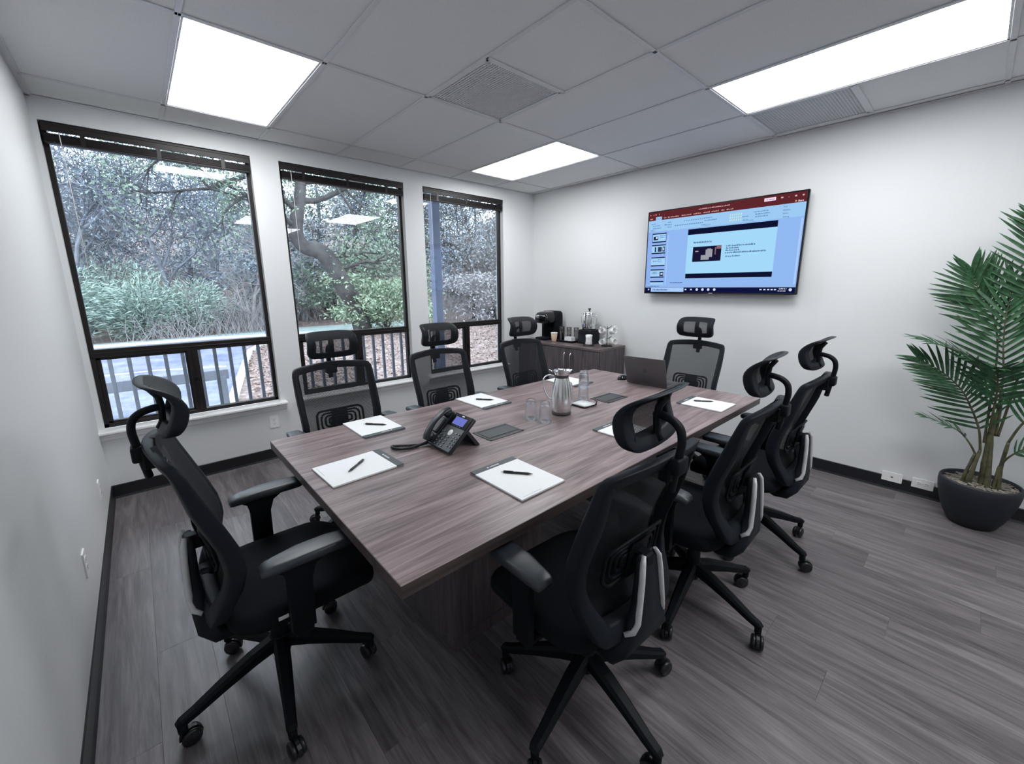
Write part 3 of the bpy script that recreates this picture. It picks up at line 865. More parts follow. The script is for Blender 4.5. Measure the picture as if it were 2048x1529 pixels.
pen('black pen on the notepad of the second window chair', 1.935, -1.843, 2.028, -1.952)
pen('black pen on the notepad near the far right table corner', 2.982, -2.884, 3.070, -2.996)

# ------------------------------------------------------------------ desk telephone
t = thing('desk_phone', 'black office telephone with blue lit screen on the near half of the table', 'telephone', (1.275, -2.431, TZ))
c_, s_ = math.cos(R(41)), math.sin(R(41))
PM = Matrix(((0, c_, -s_, 0), (-1, 0, 0, 0), (0, s_, c_, .0185), (0, 0, 0, 1)))
ph = obj('body', MB().box(-.107, .107, 0, .205, -.022, 0, .007, 2).box(-.095, .095, .03, .185, -.032, -.015, .006), M['phone'], t, PM)
obj('face_panel', MB().box(-.048, .103, .004, .128, 0, .0012, .0008), M['phone_face'], t, PM)
obj('screen_bezel', MB().box(-.040, .103, .130, .202, 0, .003, .001), M['gloss_black'], t, PM)
M['phone_screen'] = emit('blue_phone_display', srgb(112, 122, 205), .85)
obj('display', MB().box(-.015, .075, .141, .184, .003, .0036), M['phone_screen'], t, PM, label='blue lit display')
obj('brand_badge', MB().box(.022, .042, .190, .196, .003, .0036), M['white_print'], t, PM)
mb = MB()
for k in range(4): mb.box(-.012 + k * .022, -.004 + k * .022, .133, .137, .003, .0042, .0005)
obj('soft_key_row', mb, M['key'], t, PM)
obj('navigation_dial', MB().lathe([(0, 0), (.0155, 0), (.0155, .003), (.013, .0045), (.007, .004), (.006, .005), (0, .005)], 24, PM @ T((.022, .094, 0)) , sy=1.12), M['china'], t)
km = MB().prism(rrect(.0058, .0042, .0035, 3), 0, .003).mesh('key', M['key'])
kp = MB().box(-.0022, .0018, -.0015, .0018, .003, .0034).mesh('key_print', M['key_print'])
spots = [(-.030 + .0285 * i, .068 - .0172 * j) for i in range(3) for j in range(4)] + [(.066 + .022 * i, .078 - .0165 * j) for i in range(2) for j in range(4)] + [(-.036, .088), (-.020, .092), (.066, .100), (.088, .100)]
for x, y in spots:
    k = link('key', km, t, PM @ T((x, y, .001)))
    link('key_print', kp, k)
# handset lying in its cradle on the left
hs = smooth_path([(-.080, .010, .020), (-.080, .030, .034), (-.080, .075, .046), (-.080, .125, .047), (-.080, .172, .036), (-.080, .197, .020)], 5)
n = len(hs)
mb = MB().tube(hs, [(.0235, .012 + .003 * math.cos(2 * math.pi * i / n)) for i in range(n)], 12, up=(0, 0, 1), M=PM)
mb.lathe([(0, 0), (.022, 0), (.0235, .008), (.023, .028), (0, .03)], 18, PM @ T((-.080, .030, .004)))
mb.lathe([(0, 0), (.022, 0), (.0235, .008), (.023, .028), (0, .03)], 18, PM @ T((-.080, .178, .004)))
obj('handset', mb, M['phone'], t)
obj('cradle', MB().box(-.105, -.054, .010, .198, -.004, .006, .003).box(-.100, -.060, .06, .150, .004, .018, .006), M['phone'], t, PM)
mb = MB().prism([(.02, .004), (.045, .004), (.150, .110), (.132, .118)], -.075, .075, Matrix(((1, 0, 0, 0), (0, 0, 1, 0), (0, 1, 0, 0), (0, 0, 0, 1))))
mb.prism([(.118, .085), (.130, .095), (.198, .006), (.194, .0), (.180, .0)], -.085, .085, Matrix(((1, 0, 0, 0), (0, 0, 1, 0), (0, 1, 0, 0), (0, 0, 0, 1))))
obj('stand', mb, M['phone'], t)
lp = smooth_path([(.010, .088, .022), (-.028, .098, .012), (-.075, .130, .009), (-.125, .168, .009), (-.142, .178, .009), (-.146, .158, .009), (-.128, .118, .009), (-.085, .098, .009), (-.040, .098, .010), (.004, .094, .012)], 14)
coil = []
prev = Vector((0, 0, 1))
for i in range(len(lp) - 1):
    tt = (lp[i + 1] - lp[i]).normalized(); nn = (prev - tt * prev.dot(tt)).normalized(); bb = tt.cross(nn)
    for j in range(5):
        a = 2 * math.pi * (i * 5 + j) / 7.0
        p = lp[i].lerp(lp[i + 1], j / 5); q = p + (nn * math.sin(a) + bb * math.cos(a)) * .0046
        coil.append(q)
mb = MB().tube(coil, .0028, 5).tube(lp, .0040, 6)
obj('coiled_cord', mb, M['phone'], t)

# ------------------------------------------------------------------ steel carafe
dirL = Vector((-.66, .75, 0)).normalized()
ang = math.atan2(dirL.y, dirL.x)
t = thing('carafe', 'brushed steel vacuum carafe with loop handle in the middle of the table', 'carafe', (2.160, -2.450, TZ), ang)
obj('body', MB().lathe([(.054, .018), (.060, .020), (.0625, .05), (.0635, .085), (.061, .12), (.054, .17), (.0455, .212), (.041, .228), (.040, .234)], 36), M['steel'], t)
obj('base_ring', MB().lathe([(0, 0), (.055, 0), (.059, .004), (.060, .018), (.055, .020), (0, .020)], 36), M['slot'], t)
obj('neck_ring', MB().lathe([(.0405, .228), (.041, .232), (.041, .244), (.042, .250)], 36, cap=False), M['slot'], t)
mb = MB()
def lip(u, v):
    a = 2 * math.pi * u
    r = interp([(0, .0415), (.4, .045), (1, .054)], v) + .012 * v * max(0, math.cos(a - math.pi)) ** 6
    z = .248 + .026 * v + .006 * v * max(0, math.cos(a - math.pi)) ** 6
    return (r * math.cos(a), r * math.sin(a), z)
mb.grid(lambda u, v: lip(u, v), 36, 5)
obj('pouring_lip', mb, M['chrome'], t)
obj('lid', MB().lathe([(.048, .262), (.044, .267), (.030, .270), (.024, .280), (.012, .284), (0, .284)], 28), M['chrome'], t)
hp_ = smooth_path([(.048, 0, .236), (.070, 0, .244), (.098, 0, .236), (.113, 0, .212), (.113, 0, .180), (.104, 0, .145), (.085, 0, .108), (.064, 0, .090)], 6)
obj('handle', MB().tube(hp_, (.0085, .0048), 10), M['chrome'], t)
obj('thumb_lever', MB().tube([(.050, 0, .262), (.066, 0, .272), (.078, 0, .278)], (.008, .003), 8), M['chrome'], t)

# ------------------------------------------------------------------ tumblers
def tumbler_mesh(h=.122, rb=.037, rt=.030):
    """upside down: the mouth is at z = 0, the thick foot on top"""
    pr = [(rb - .0025, .0), (rb, .0), (rb - .0008, .03), (rt + .003, h * .70), (rt + .0025, h * .78), (rt, h * .84), (rt - .0005, h - .006), (rt - .006, h), (0, h), (0, h - .001)]
    return pr[:-1] + [(0, h - .016), (rt - .006, h - .018), (rt - .0006, h * .78), (rb - .0055, .035), (rb - .0025, .0)]
glm = MB().lathe(tumbler_mesh(), 28, cap=False).mesh('water_glass', M['tumbler'])
for lb, x, y, z in (('clear upturned tumbler, left of the two in front of the steel carafe', 1.952, -2.394, TZ),
                    ('clear upturned tumbler, right of the two in front of the steel carafe', 1.974, -2.490, TZ),
                    ('clear upturned tumbler standing on the table behind the napkin tray, nearest the power box', 2.522, -2.335, TZ),
                    ('clear upturned tumbler on the table just behind the steel carafe', 2.440, -2.262, TZ),
                    ('clear upturned tumbler stacked on top of another behind the napkin tray', 2.522, -2.335, TZ + .083)):
    o = link('water_glass', glm); o.location = (x, y, z)
    tag(o, lb, 'glass', 'upturned water glasses')

# ------------------------------------------------------------------ napkin tray
t = thing('napkin_tray', 'small black tray holding white napkins beside the steel carafe', 'tray', (2.405, -2.428, TZ), R(-2))
w = .064
mb = loft(MB(), rrect(w, w, .014, 4), [(0, .92), (.003, .97), (.006, 1.0)])
for q in ((-w, w, -w, -w + .004), (-w, w, w - .004, w), (-w, -w + .004, -w, w), (w - .004, w, -w, w)): mb.box(*q, .004, .011, .0015)
obj('tray', mb, M['gloss_black'], t)
for k in range(3):
    obj('napkin', loft(MB(), rrect(.055, .055, .006, 3), [(.006 + k * .003, .98), (.0085 + k * .003, 1.0)], RZ(k * 2 - 2)), M['paper'], t)
obj('weight_arm', MB().tube([(.060, -.060, .004), (.062, -.062, .028), (.050, -.052, .032)], .003, 6), M['gloss_black'], t)

# ------------------------------------------------------------------ laptop and mouse
t = thing('laptop', 'open grey laptop turned away from the camera near the far end of the table', 'laptop', (3.198, -2.425, TZ), R(3.5))
obj('base', MB().box(0, .225, -.170, .170, .004, .016, .003, 2), M['laptop'], t)
for sx in (.02, .205):
    for sy in (-.15, .15): obj('rubber_foot', MB().lathe([(0, 0), (.006, 0), (.006, .004), (0, .004)], 8, T((sx, sy, 0))), M['slot'], t)
obj('keyboard_deck', MB().box(.03, .125, -.150, .150, .0158, .0166), M['dark_screen'], t)
km2 = MB().box(-.0085, .0085, -.0085, .0085, 0, .0012).mesh('key', M['key'])
for r in range(5):
    for c in range(15): link('key', km2, t, T((.042 + r * .0185, -.14 + c * .020, .0166)))
obj('touchpad', MB().box(.135, .205, -.055, .055, .0158, .0163), M['laptop'], t)
LM = T((.004, 0, .014)) @ RY(-19)
obj('lid', MB().box(-.006, .001, -.170, .170, 0, .232, .0025, 2), M['laptop'], t, LM)
obj('display', MB().box(.0010, .0016, -.162, .162, .012, .222), M['dark_screen'], t, LM)
mb = MB()
ring = [(-.0064, .017 * math.cos(R(a)), .120 + .017 * math.sin(R(a))) for a in range(0, 360, 15)]
mb.tube(ring, (.0009, .0006), 5, closed=True)
E1 = Matrix(((0, 0, -1, -.0061), (-1, 0, 0, 0), (0, 1, 0, .120), (0, 0, 0, 1)))
def stroke(pts, w=.0022):
    for (xa, ya), (xb, yb) in zip(pts, pts[1:]):
        dx, dy = xb - xa, yb - ya; l = math.hypot(dx, dy); nx, ny = -dy / l * w / 2, dx / l * w / 2
        mb.prism([(xa + nx, ya + ny), (xa - nx, ya - ny), (xb - nx, yb - ny), (xb + nx, yb + ny)], 0, .0006, E1)
stroke([(-.0085, -.0075), (-.0030, .0130)]); stroke([(-.0068, .0020), (-.0015, .0040), (-.0005, .0015), (-.0028, -.0070)])
stroke([(-.0005, -.0140), (.0040, .0040)]); stroke([(.0037, .0035), (.0085, .0035), (.0090, .0010), (.0070, -.0065), (.0020, -.0068)])
obj('lid_emblem', mb, M['slot'], t, LM, label='dark round two-letter emblem')
t = thing('computer_mouse', 'small dark computer mouse beside the laptop', 'mouse', (3.262, -2.170, TZ), R(-12))
def mouse(u, v):
    a = 2 * math.pi * u; b = v * math.pi / 2
    return (.052 * math.cos(a) * math.cos(b) * (1 - .08 * math.cos(a)), .031 * math.sin(a) * math.cos(b) * (1 - .12 * math.cos(a)), .002 + .036 * math.sin(b) ** .9)
obj('shell', MB().grid(mouse, 24, 8).prism([mouse(i / 24, 0)[:2] for i in range(24)], 0, .003), M['gloss_black'], t)
obj('scroll_wheel', MB().lathe([(0, -.003), (.009, -.003), (.009, .003), (0, .003)], 14, T((.025, 0, .026)) @ RX(90)), M['silver'], t)
obj('button_seam', MB().box(.006, .048, -.0006, .0006, .020, .0365), M['slot'], t)

# ================================================================== COFFEE CABINET
CX0, CX1, CY0, CY1, CZ = 3.852, 4.338, -1.483, -.230, .862
t = thing('coffee_cabinet', 'low walnut cabinet with arched handles carrying the coffee things, under the television wall corner', 'cabinet', (CX0, (CY0 + CY1) / 2, 0))
cy = (CY0 + CY1) / 2; hw = (CY1 - CY0) / 2; dp = CX1 - CX0
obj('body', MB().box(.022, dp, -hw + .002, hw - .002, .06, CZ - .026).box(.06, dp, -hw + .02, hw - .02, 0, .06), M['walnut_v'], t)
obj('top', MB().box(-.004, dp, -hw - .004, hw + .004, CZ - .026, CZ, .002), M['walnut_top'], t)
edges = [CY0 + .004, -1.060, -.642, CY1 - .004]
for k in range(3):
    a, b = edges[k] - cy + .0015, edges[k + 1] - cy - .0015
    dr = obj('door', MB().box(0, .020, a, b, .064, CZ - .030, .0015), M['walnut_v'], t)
    hy_ = (b - .043) if k == 0 else (a + .043)
    hpts = smooth_path([(0, hy_, .785), (-.018, hy_, .772), (-.027, hy_, .735), (-.028, hy_, .692), (-.027, hy_, .65), (-.018, hy_, .612), (0, hy_, .600)], 4)
    obj('handle', MB().tube(hpts, .0048, 8), M['steel'], dr, label='arched satin steel handle')
CZ += .0005
# pod coffee maker
t = thing('coffee_maker', 'black pod coffee maker with glossy rounded head at the left of the cabinet', 'coffee maker', (4.150, -.475, CZ))
po = rrect(.125, .130, .035, 4)
mb = loft(MB(), [(x * .55 + .065, y) for x, y in po], [(0, .97), (.01, 1), (.26, 1.0), (.30, .985), (.335, .93), (.352, .80), (.356, .4)])
obj('water_tower', mb, M['black_plastic'], t)
mb = loft(MB(), [(x - .03, y * .86) for x, y in po], [(.205, .80), (.215, .93), (.235, .99), (.275, 1.0), (.310, .95), (.335, .83), (.348, .6), (.352, .2)], zf=lambda x, y, z: .05 * (x + .03) * (z > .25))
obj('brew_head', mb, M['gloss_black'], t)
obj('lid_handle', MB().tube(smooth_path([(-.10, -.10, .292), (-.150, -.06, .300), (-.160, 0, .303), (-.150, .06, .300), (-.10, .10, .292)], 4), (.012, .006), 8), M['chrome'], t, label='polished lid handle')
obj('nozzle', MB().lathe([(0, .165), (.022, .165), (.026, .21), (0, .212)], 16, T((-.07, 0, 0))), M['black_plastic'], t)
obj('drip_tray', MB().box(-.150, .01, -.09, .09, 0, .028, .006, 2).box(-.14, 0, -.08, .08, .028, .031), M['black_plastic'], t)
obj('cup_alcove', MB().box(-.005, .01, -.085, .085, .028, .21), M['gloss_black'], t)
# paper cup
t = thing('paper_cup', 'tan paper coffee cup at the front edge of the cabinet', 'cup', (4.022, -.688, CZ))
obj('sleeve', MB().lathe([(0, .002), (.028, .0), (.0285, .004), (.040, .100), (.0392, .1), (.027, .005), (0, .005)], 24), M['kraft'], t)
obj('rim', MB().lathe([(.0400, .098), (.042, .100), (.0415, .106), (.039, .108), (.038, .101), (.0395, .098)], 24, cap=False), M['paper'], t, label='white rolled rim')
# black serving tray and what stands on it
t = thing('serving_tray', 'black serving tray under the clear tumblers on the cabinet', 'tray', (4.135, -.815, CZ))
mb = loft(MB(), rrect(.105, .150, .02, 4), [(0, .94), (.004, .97), (.008, 1.0)])
for q in ((-.105, .105, -.15, -.144), (-.105, .105, .144, .15), (-.105, -.099, -.15, .15), (.099, .105, -.15, .15)): mb.box(*q, .004, .024, .002)
obj('tray', mb, M['gloss_black'], t)
tall = MB().lathe([(.0, .004), (.024, 0), (.026, .002), (.033, .165), (.0315, .165), (.0245, .010), (0, .010)], 24, cap=False).mesh('tall_tumbler', M['tumbler'])
for lb, x, y in (('clear stacked tall tumbler nearest the coffee maker', 4.155, -.700), ('clear tall tumbler behind the small white sugar box', 4.150, -.815), ('clear tall tumbler beside the coffee urn', 4.175, -.905)):
    o = link('tall_tumbler', tall); o.location = (x, y, CZ + .0085)
    tag(o, lb, 'glass', 'tall tumblers on the serving tray')
t = thing('black_straw', 'thin black stirrer leaning in the tall tumbler by the coffee maker', 'stirrer', (4.155, -.700, CZ + .019))
obj('shaft', MB().tube([(.0, -.012, .0), (-.004, .020, .165)], .004, 6), M['gloss_black'], t)
t = thing('sugar_box', 'small white box of packets on the black tray', 'box', (4.080, -.885, CZ + .0085))
mb = MB()
for q in ((-.035, .035, -.055, -.052), (-.035, .035, .052, .055), (-.035, -.032, -.055, .055), (.032, .035, -.055, .055)): mb.box(*q, 0, .055, .001)
mb.box(-.035, .035, -.055, .055, 0, .003)
obj('box', mb, M['china'], t)
for k in range(9): obj('packet', MB().box(-.028, .028, -.048 + k * .011, -.046 + k * .011, .004, .060), M['paper'], t)
# coffee urn on a black stand
t = thing('coffee_urn', 'polished steel coffee urn on a black stand in the middle of the cabinet', 'urn', (4.200, -1.075, CZ))
obj('stand', loft(MB(), rrect(.095, .105, .02, 4), [(0, 1), (.012, 1), (.014, .95), (.13, .93), (.155, .90), (.160, .80)]), M['black_plastic'], t)
obj('body', MB().lathe([(.0, .158), (.074, .160), (.077, .18), (.077, .335), (.074, .345)], 36), M['chrome'], t)
obj('lid', MB().lathe([(.076, .345), (.078, .350), (.070, .362), (.040, .374), (.012, .378), (0, .378)], 30), M['chrome'], t)
obj('lid_knob', MB().lathe([(0, .378), (.008, .378), (.008, .388), (.018, .394), (.018, .404), (0, .408)], 16), M['gloss_black'], t)
for s in (-1, 1):
    obj('side_handle', MB().tube(smooth_path([(0, s * .075, .325), (0, s * .105, .320), (0, s * .108, .25), (0, s * .100, .215), (0, s * .076, .21)], 4), (.007, .005), 8), M['chrome'], t)
obj('sight_gauge', MB().tube([(-.074, .035, .175), (-.074, .035, .330)], .006, 8).box(-.084, -.066, .026, .044, .170, .182), M['china'], t)
obj('tap', MB().tube([(-.076, 0, .185), (-.115, 0, .185), (-.118, 0, .165)], .009, 10).box(-.120, -.108, -.006, .006, .19, .225, .002), M['gloss_black'], t)
# creamer on its black saucer
t = thing('creamer_jug', 'white waisted creamer jug on a black stand before the coffee urn', 'jug', (4.035, -1.205, CZ), R(35))
obj('jug', MB().lathe([(0, .014), (.046, .014), (.050, .022), (.043, .055), (.044, .085), (.050, .118), (.046, .120), (.040, .085), (.040, .055), (.044, .024), (0, .022)], 26, sy=.8), M['china'], t)
obj('handle', MB().tube(smooth_path([(.046, 0, .105), (.075, 0, .100), (.078, 0, .06), (.048, 0, .04)], 4), (.006, .004), 8), M['china'], t)
obj('stand', loft(MB(), rrect(.065, .060, .012, 4), [(0, 1), (.010, 1), (.014, .92)]), M['gloss_black'], t)
# mug rack
t = thing('mug_rack', 'black wire rack for mugs at the right end of the cabinet', 'rack', (4.140, -1.375, CZ))
mb = MB().tube([(.06 * math.cos(R(a)), .06 * math.sin(a * math.pi / 180), .004) for a in range(0, 360, 20)], .004, 6, closed=True).tube([(-.06, 0, .004), (.06, 0, .004)], .004, 6).tube([(0, -.06, .004), (0, .06, .004)], .004, 6)
mb.tube([(0, 0, .004), (0, 0, .225)], .004, 8)
obj('base_and_post', mb, M['gloss_black'], t)
def mugmesh():
    b = MB().lathe([(0, .0), (.024, .0), (.0288, .003), (.0305, .024), (.0315, .070), (.0292, .070), (.028, .024), (.026, .006), (0, .005)], 22)
    return b.mesh('mug_body', M['china'])
mugm = mugmesh()
mugh = MB().tube(smooth_path([(.030, 0, .058), (.046, 0, .060), (.053, 0, .040), (.046, 0, .018), (.029, 0, .016)], 4), (.005, .0035), 8).mesh('handle', M['china'])
gm = []
mb = MB()
for a0 in (0, 90, 180, 270):
    for rr in (.016, .009):
        pts = []
        for (u, v) in ((-rr, 0), (0, rr), (rr, 0), (0, -rr)):
            a = R(a0 + 45) + u / .0313; pts.append((.0313 * math.cos(a), .0313 * math.sin(a), .038 + v))
        mb.tube(pts, .0012, 4, closed=True, smooth=False)
mugp = mb.mesh('printed_diamond', M['grey_print'])
mugs = [('white mug low at the front left of the rack', 185, .035, 78), ('white mug low at the front right of the rack', 262, .035, 78), ('white mug low at the back right of the rack', 340, .035, 75),
        ('white mug high at the front left of the rack', 180, .150, 70), ('white mug high at the front right of the rack', 258, .150, 70), ('white mug high at the back right of the rack, handle out', 336, .152, 62)]
for i, (lb, a, z, tilt) in enumerate(mugs):
    m_ = thing('mug', lb, 'mug', (0, 0, 0), 0, 'patterned mugs hung on the rack')
    d_ = Vector((math.cos(R(a)), math.sin(R(a)), 0))
    m_.matrix_world = T(Vector((4.140, -1.375, CZ + z + .012)) + d_ * .052) @ RZ(a) @ RY(tilt) @ RZ(180 + (40 if i % 2 else -30)) 
    link('body', mugm, m_); link('handle', mugh, m_); link('printed_diamond', mugp, m_)
    obj('hook', MB().tube([(0, 0, z + .045), tuple(d_ * .03 + Vector((0, 0, z + .055))), tuple(d_ * .06 + Vector((0, 0, z + .075)))], .003, 6), M['gloss_black'], t)

# ================================================================== TELEVISION
t = thing('television', 'large wall-mounted flat screen television showing a slide editor', 'television', (XR - .035, -2.4085, 1.8465))
TVW, TVH = 1.373, .805
TM = Matrix(((0, 0, -1, -.045), (-1, 0, 0, 0), (0, 1, 0, 0), (0, 0, 0, 1)))      # local x right, y up, z towards the room
obj('cabinet', MB().box(-TVW / 2, TVW / 2, -TVH / 2, TVH / 2, -.030, .0, .004), M['gloss_black'], t, TM)
obj('wall_bracket', MB().box(-.35, .35, -.22, .22, -.080, -.030, .004), M['black_plastic'], t, TM)
def S(s0, s1, t0, t1, z=.0004):
    return (-TVW / 2 + s0 * TVW, -TVW / 2 + s1 * TVW, TVH / 2 - t1 * TVH, TVH / 2 - t0 * TVH, z, z + .0003)
def scr(name, col, rects, z, k=1.0):
    k *= .92
    mb = MB()
    for q in rects: mb.box(*S(*q, z))
    return obj(name, mb, emit('screen_' + name, srgb(*col), k), t, TM)
scr('lit_screen', (150, 190, 248), [(.010, .990, .014, .985)], .0003, .92)
scr('title_bar', (104, 44, 50), [(.010, .990, .014, .112)], .0008, .8)
scr('ribbon', (160, 205, 246), [(.010, .990, .112, .245)], .0008, .95)
scr('home_tab', (165, 205, 250), [(.065, .111, .072, .114)], .0012, .95)
scr('side_panel', (148, 182, 246), [(.010, .165, .245, .90)], .0008, .92)
scr('panel_divider', (178, 208, 255), [(.166, .172, .30, .90), (.975, .984, .26, .90)], .0010, .95)
scr('slide', (166, 218, 250), [(.314, .859, .256, .822)], .0010, .97)
scr('slide_band', (22, 26, 62), [(.314, .859, .258, .322), (.316, .858, .765, .819)], .0014, .6)
scr('slide_picture', (30, 28, 62), [(.357, .546, .463, .631)], .0014, .7)
ql = []
scr('picture_patch', (176, 178, 190), [(.415, .470, .560, .612), (.445, .490, .500, .585), (.455, .480, .490, .52), (.374, .396, .508, .520)], .0018, .75)
scr('picture_warm_patch', (150, 115, 120), [(.515, .546, .465, .500), (.505, .512, .48, .56)], .0018, .8)
scr('status_bar', (150, 188, 244), [(.010, .990, .893, .925)], .0010, .92)
scr('task_bar', (18, 24, 70), [(.010, .990, .925, .985)], .0012, .75)
scr('search_box', (172, 208, 252), [(.058, .311, .927, .978)], .0016, .95)
def flat(name, parent, col, rects, z, k):
    mb = MB()
    for q in rects: mb.box(*S(*q, z))
    return obj(name, mb, emit('screen_' + name, srgb(*col), k), parent)
pics = [[(.056, .092, .302, .347)], [(.132, .150, .43, .49)], [], [(.120, .150, .735, .785)], []]
pale = [(.074, .088, .305, .33), (.136, .144, .44, .475), None, (.128, .145, .748, .768), None]
for k, (a, b) in enumerate(((.266, .378), (.404, .513), (.553, .664), (.701, .804), (.847, .89))):
    th = scr('thumbnail', (165, 212, 250), [(.046, .155, a, b)], .0012, .97)
    bands = [(.046, .155, a, a + .013)] + ([(.046, .155, b - .014, b)] if k < 4 else []) + ([(.046, .049, a, b), (.152, .155, a, b)] if k == 0 else [])
    for q in bands: flat('band', th, (24, 30, 74), [q], .0016, .6)
    for q in pics[k]: flat('picture', th, (35, 45, 80), [q], .0018, .7)
    if k == 1:
        flat('picture', th, (35, 45, 80), [(.070, .080, .43, .49)], .0018, .7); flat('picture', th, (60, 70, 105), [(.095, .125, .432, .488)], .0018, .7)
    if pale[k]: flat('picture_highlight', th, (205, 220, 245), [pale[k]], .0020, .9)
# unreadably small wording shows as broken strokes, as in the photograph
rg = random.Random(11)
def words(s0, s1, tm, h):
    out = []; s = s0
    while s < s1:
        w = rg.uniform(.004, .016)
        x = s
        while x < min(s + w, s1):
            q = rg.uniform(.0016, .0032)
            hh_ = h * rg.choice((.6, .6, .8, 1))
            out.append((x, min(x + q, s1), tm + h / 2 - hh_, tm + h / 2)); x += q + .0008
        s += w + .0035
    return out
r1 = []
for s0, s1, tm, h in ((.358, .479, .411, .022), (.574, .748, .473, .018), (.575, .653, .498, .016), (.574, .659, .522, .016), (.572, .811, .546, .018), (.575, .666, .585, .016)): r1 += words(s0, s1, tm, h)
for s0, s1, tm in ((.105, .150, .300), (.105, .140, .318), (.06, .10, .60), (.10, .13, .585), (.10, .128, .605), (.058, .10, .735), (.058, .10, .752), (.07, .31, .952)): r1 += words(s0, s1 if s1 < .2 else .19, tm, .010 if s1 < .2 else .02)
r1 += words(.204, .299, .866, .014)
r1 += words(.02, .12, .910, .012)
for k in range(9): r1 += [(.165 + k * .0 + .0, .166, .3, .301)]
scr('screen_wording', (60, 92, 150), r1, .0020, .75)
r1 = []
for s0, s1, tm in ((.03, .07, .150), (.045, .10, .175), (.045, .11, .205), (.03, .06, .23), (.135, .155, .175), (.160, .185, .150), (.160, .19, .178), (.160, .19, .205), (.42, .47, .150), (.42, .50, .178), (.40, .43, .222), (.655, .69, .185), (.66, .69, .222), (.72, .80, .150), (.73, .81, .175), (.73, .80, .20)): r1 += words(s0, s1, tm, .013)
for k in range(16): r1.append((.215 + k * .0125, .222 + k * .0125, .192, .203)); 
for k in range(12): r1.append((.28 + k * .012, .286 + k * .012, .150, .160))
scr('ribbon_icons', (95, 140, 205), r1, .0020, .8)
scr('shape_gallery', (205, 240, 225), [(.58 + .013 * k, .586 + .013 * k, .145 + .028 * j, .163 + .028 * j) for k in range(6) for j in range(3)], .0020, .95)
r1 = []
for s0, s1 in ((.020, .041), (.128, .145), (.158, .172), (.178, .238), (.258, .326), (.342, .392), (.408, .452), (.462, .508), (.524, .543), (.556, .598)): r1 += words(s0, s1, .090, .013)
r1 += words(.374, .573, .046, .012)
r1 += [(.859, .871, .040, .053), (.896, .903, .047, .049), (.930, .940, .040, .054), (.967, .976, .040, .054), (.934, .941, .088, .102), (.02, .026, .04, .05), (.045, .05, .04, .05), (.06, .068, .038, .05), (.088, .091, .036, .05)]
scr('title_wording', (235, 190, 195), r1, .0018, .85)
scr('title_button', (245, 225, 245), [(.771, .833, .032, .064)], .0014, 1.0)
scr('button_wording', (150, 90, 110), words(.779, .825, .049, .010), .0020, .8)
ic = MB()
for s in (.326, .365): ic.box(*S(s - .006, s + .006, .942, .958, .0018))
for s in (.805, .827, .848, .867, .885): ic.box(*S(s - .006, s + .006, .943, .956, .0018))
for s in (.406, .445, .484, .524, .965): ic.prism([(-TVW / 2 + s * TVW + .012 * math.cos(R(a)), TVH / 2 - .950 * TVH + .012 * math.sin(R(a))) for a in range(0, 360, 30)], .0018, .0021)
ic.box(*S(.034, .044, .942, .960, .0018))
obj('task_bar_icons', ic, emit('screen_icons', srgb(215, 225, 240), .9), t, TM)
def text(s, left, mid, h, name, col, z=.0022, bold=.0):
    cu = bpy.data.curves.new('txt', 'FONT'); cu.body = s; cu.size = h * TVH * 1.35; cu.extrude = .0; cu.offset = bold
    o = bpy.data.objects.new('txt', cu); COL.objects.link(o)
    bpy.context.view_layer.update()
    me = bpy.data.meshes.new_from_object(o)
    bpy.data.objects.remove(o); bpy.data.curves.remove(cu)
    me.transform(T((-TVW / 2 + left * TVW, TVH / 2 - (mid + h / 2) * TVH, z)))
    me.materials.clear(); me.materials.append(col)
    link(name, me, t, TM)
tx = emit('screen_dark_text', srgb(50, 80, 135), .75); tp = emit('screen_pale_text', srgb(245, 225, 228), .95); tb = emit('screen_blue_text', srgb(90, 150, 220), .9)
text('Home', .071, .095, .016, 'home_wording', tx)
text('Share', .948, .096, .016, 'share_wording', tp, bold=.0004)
for s, q in (('Find', .136), ('Replace', .168), ('Select', .199), ('Editing', .233)): text(s, .878 if q < .23 else .880, q, .015, 'editing_wording', tx)
text('Type here to search', .082, .952, .019, 'search_wording', tb)
text('Drawing', .69, .228, .012, 'drawing_wording', tx); text('Paragraph', .425, .228, .012, 'paragraph_wording', tx)
r1 = words(.905, .945, .940, .012) + words(.900, .945, .961, .012)
scr('clock_digits', (225, 230, 245), r1, .0018, .9)
obj('bottom_badge', MB().box(-.018, .018, -TVH / 2 + .004, -TVH / 2 + .010, .0002, .0008), M['grey_print'], t, TM)

# ================================================================== PALM
t = thing('potted_palm', 'tall green parlour palm in a round dark pot beside the right wall', 'plant', (4.125, -4.262, 0))
obj('pot', MB().lathe([(0, 0), (.098, 0), (.112, .008), (.142, .070), (.165, .140), (.180, .210), (.185, .255), (.184, .288), (.180, .296), (.172, .296), (.170, .288), (.168, .262), (0, .262)], 48), M['pot'], t)
mb = MB()
for k in range(120): 
    a = 2 * math.pi * k / 120
mb = MB(); rg = random.Random(3)
for k in range(420):
    a = rg.uniform(0, 2 * math.pi); r_ = .165 * math.sqrt(rg.random()); z = .262 + rg.uniform(0, .016) + .012 * (1 - r_ / .165)
    b = rg.uniform(0, math.pi); l = rg.uniform(.008, .022)
    c0 = Vector((r_ * math.cos(a), r_ * math.sin(a), z)); d_ = Vector((math.cos(b), math.sin(b), rg.uniform(-.4, .5))) * l; e_ = Vector((-math.sin(b), math.cos(b), rg.uniform(-.3, .3))) * l * .45
    mb.add([c0 - d_, c0 + e_, c0 + d_, c0 - e_, c0 + Vector((0, 0, l * .35))], [(0, 1, 4), (1, 2, 4), (2, 3, 4), (3, 0, 4)], True)
mb.lathe([(.0, .270), (.169, .264)], 40, cap=False)
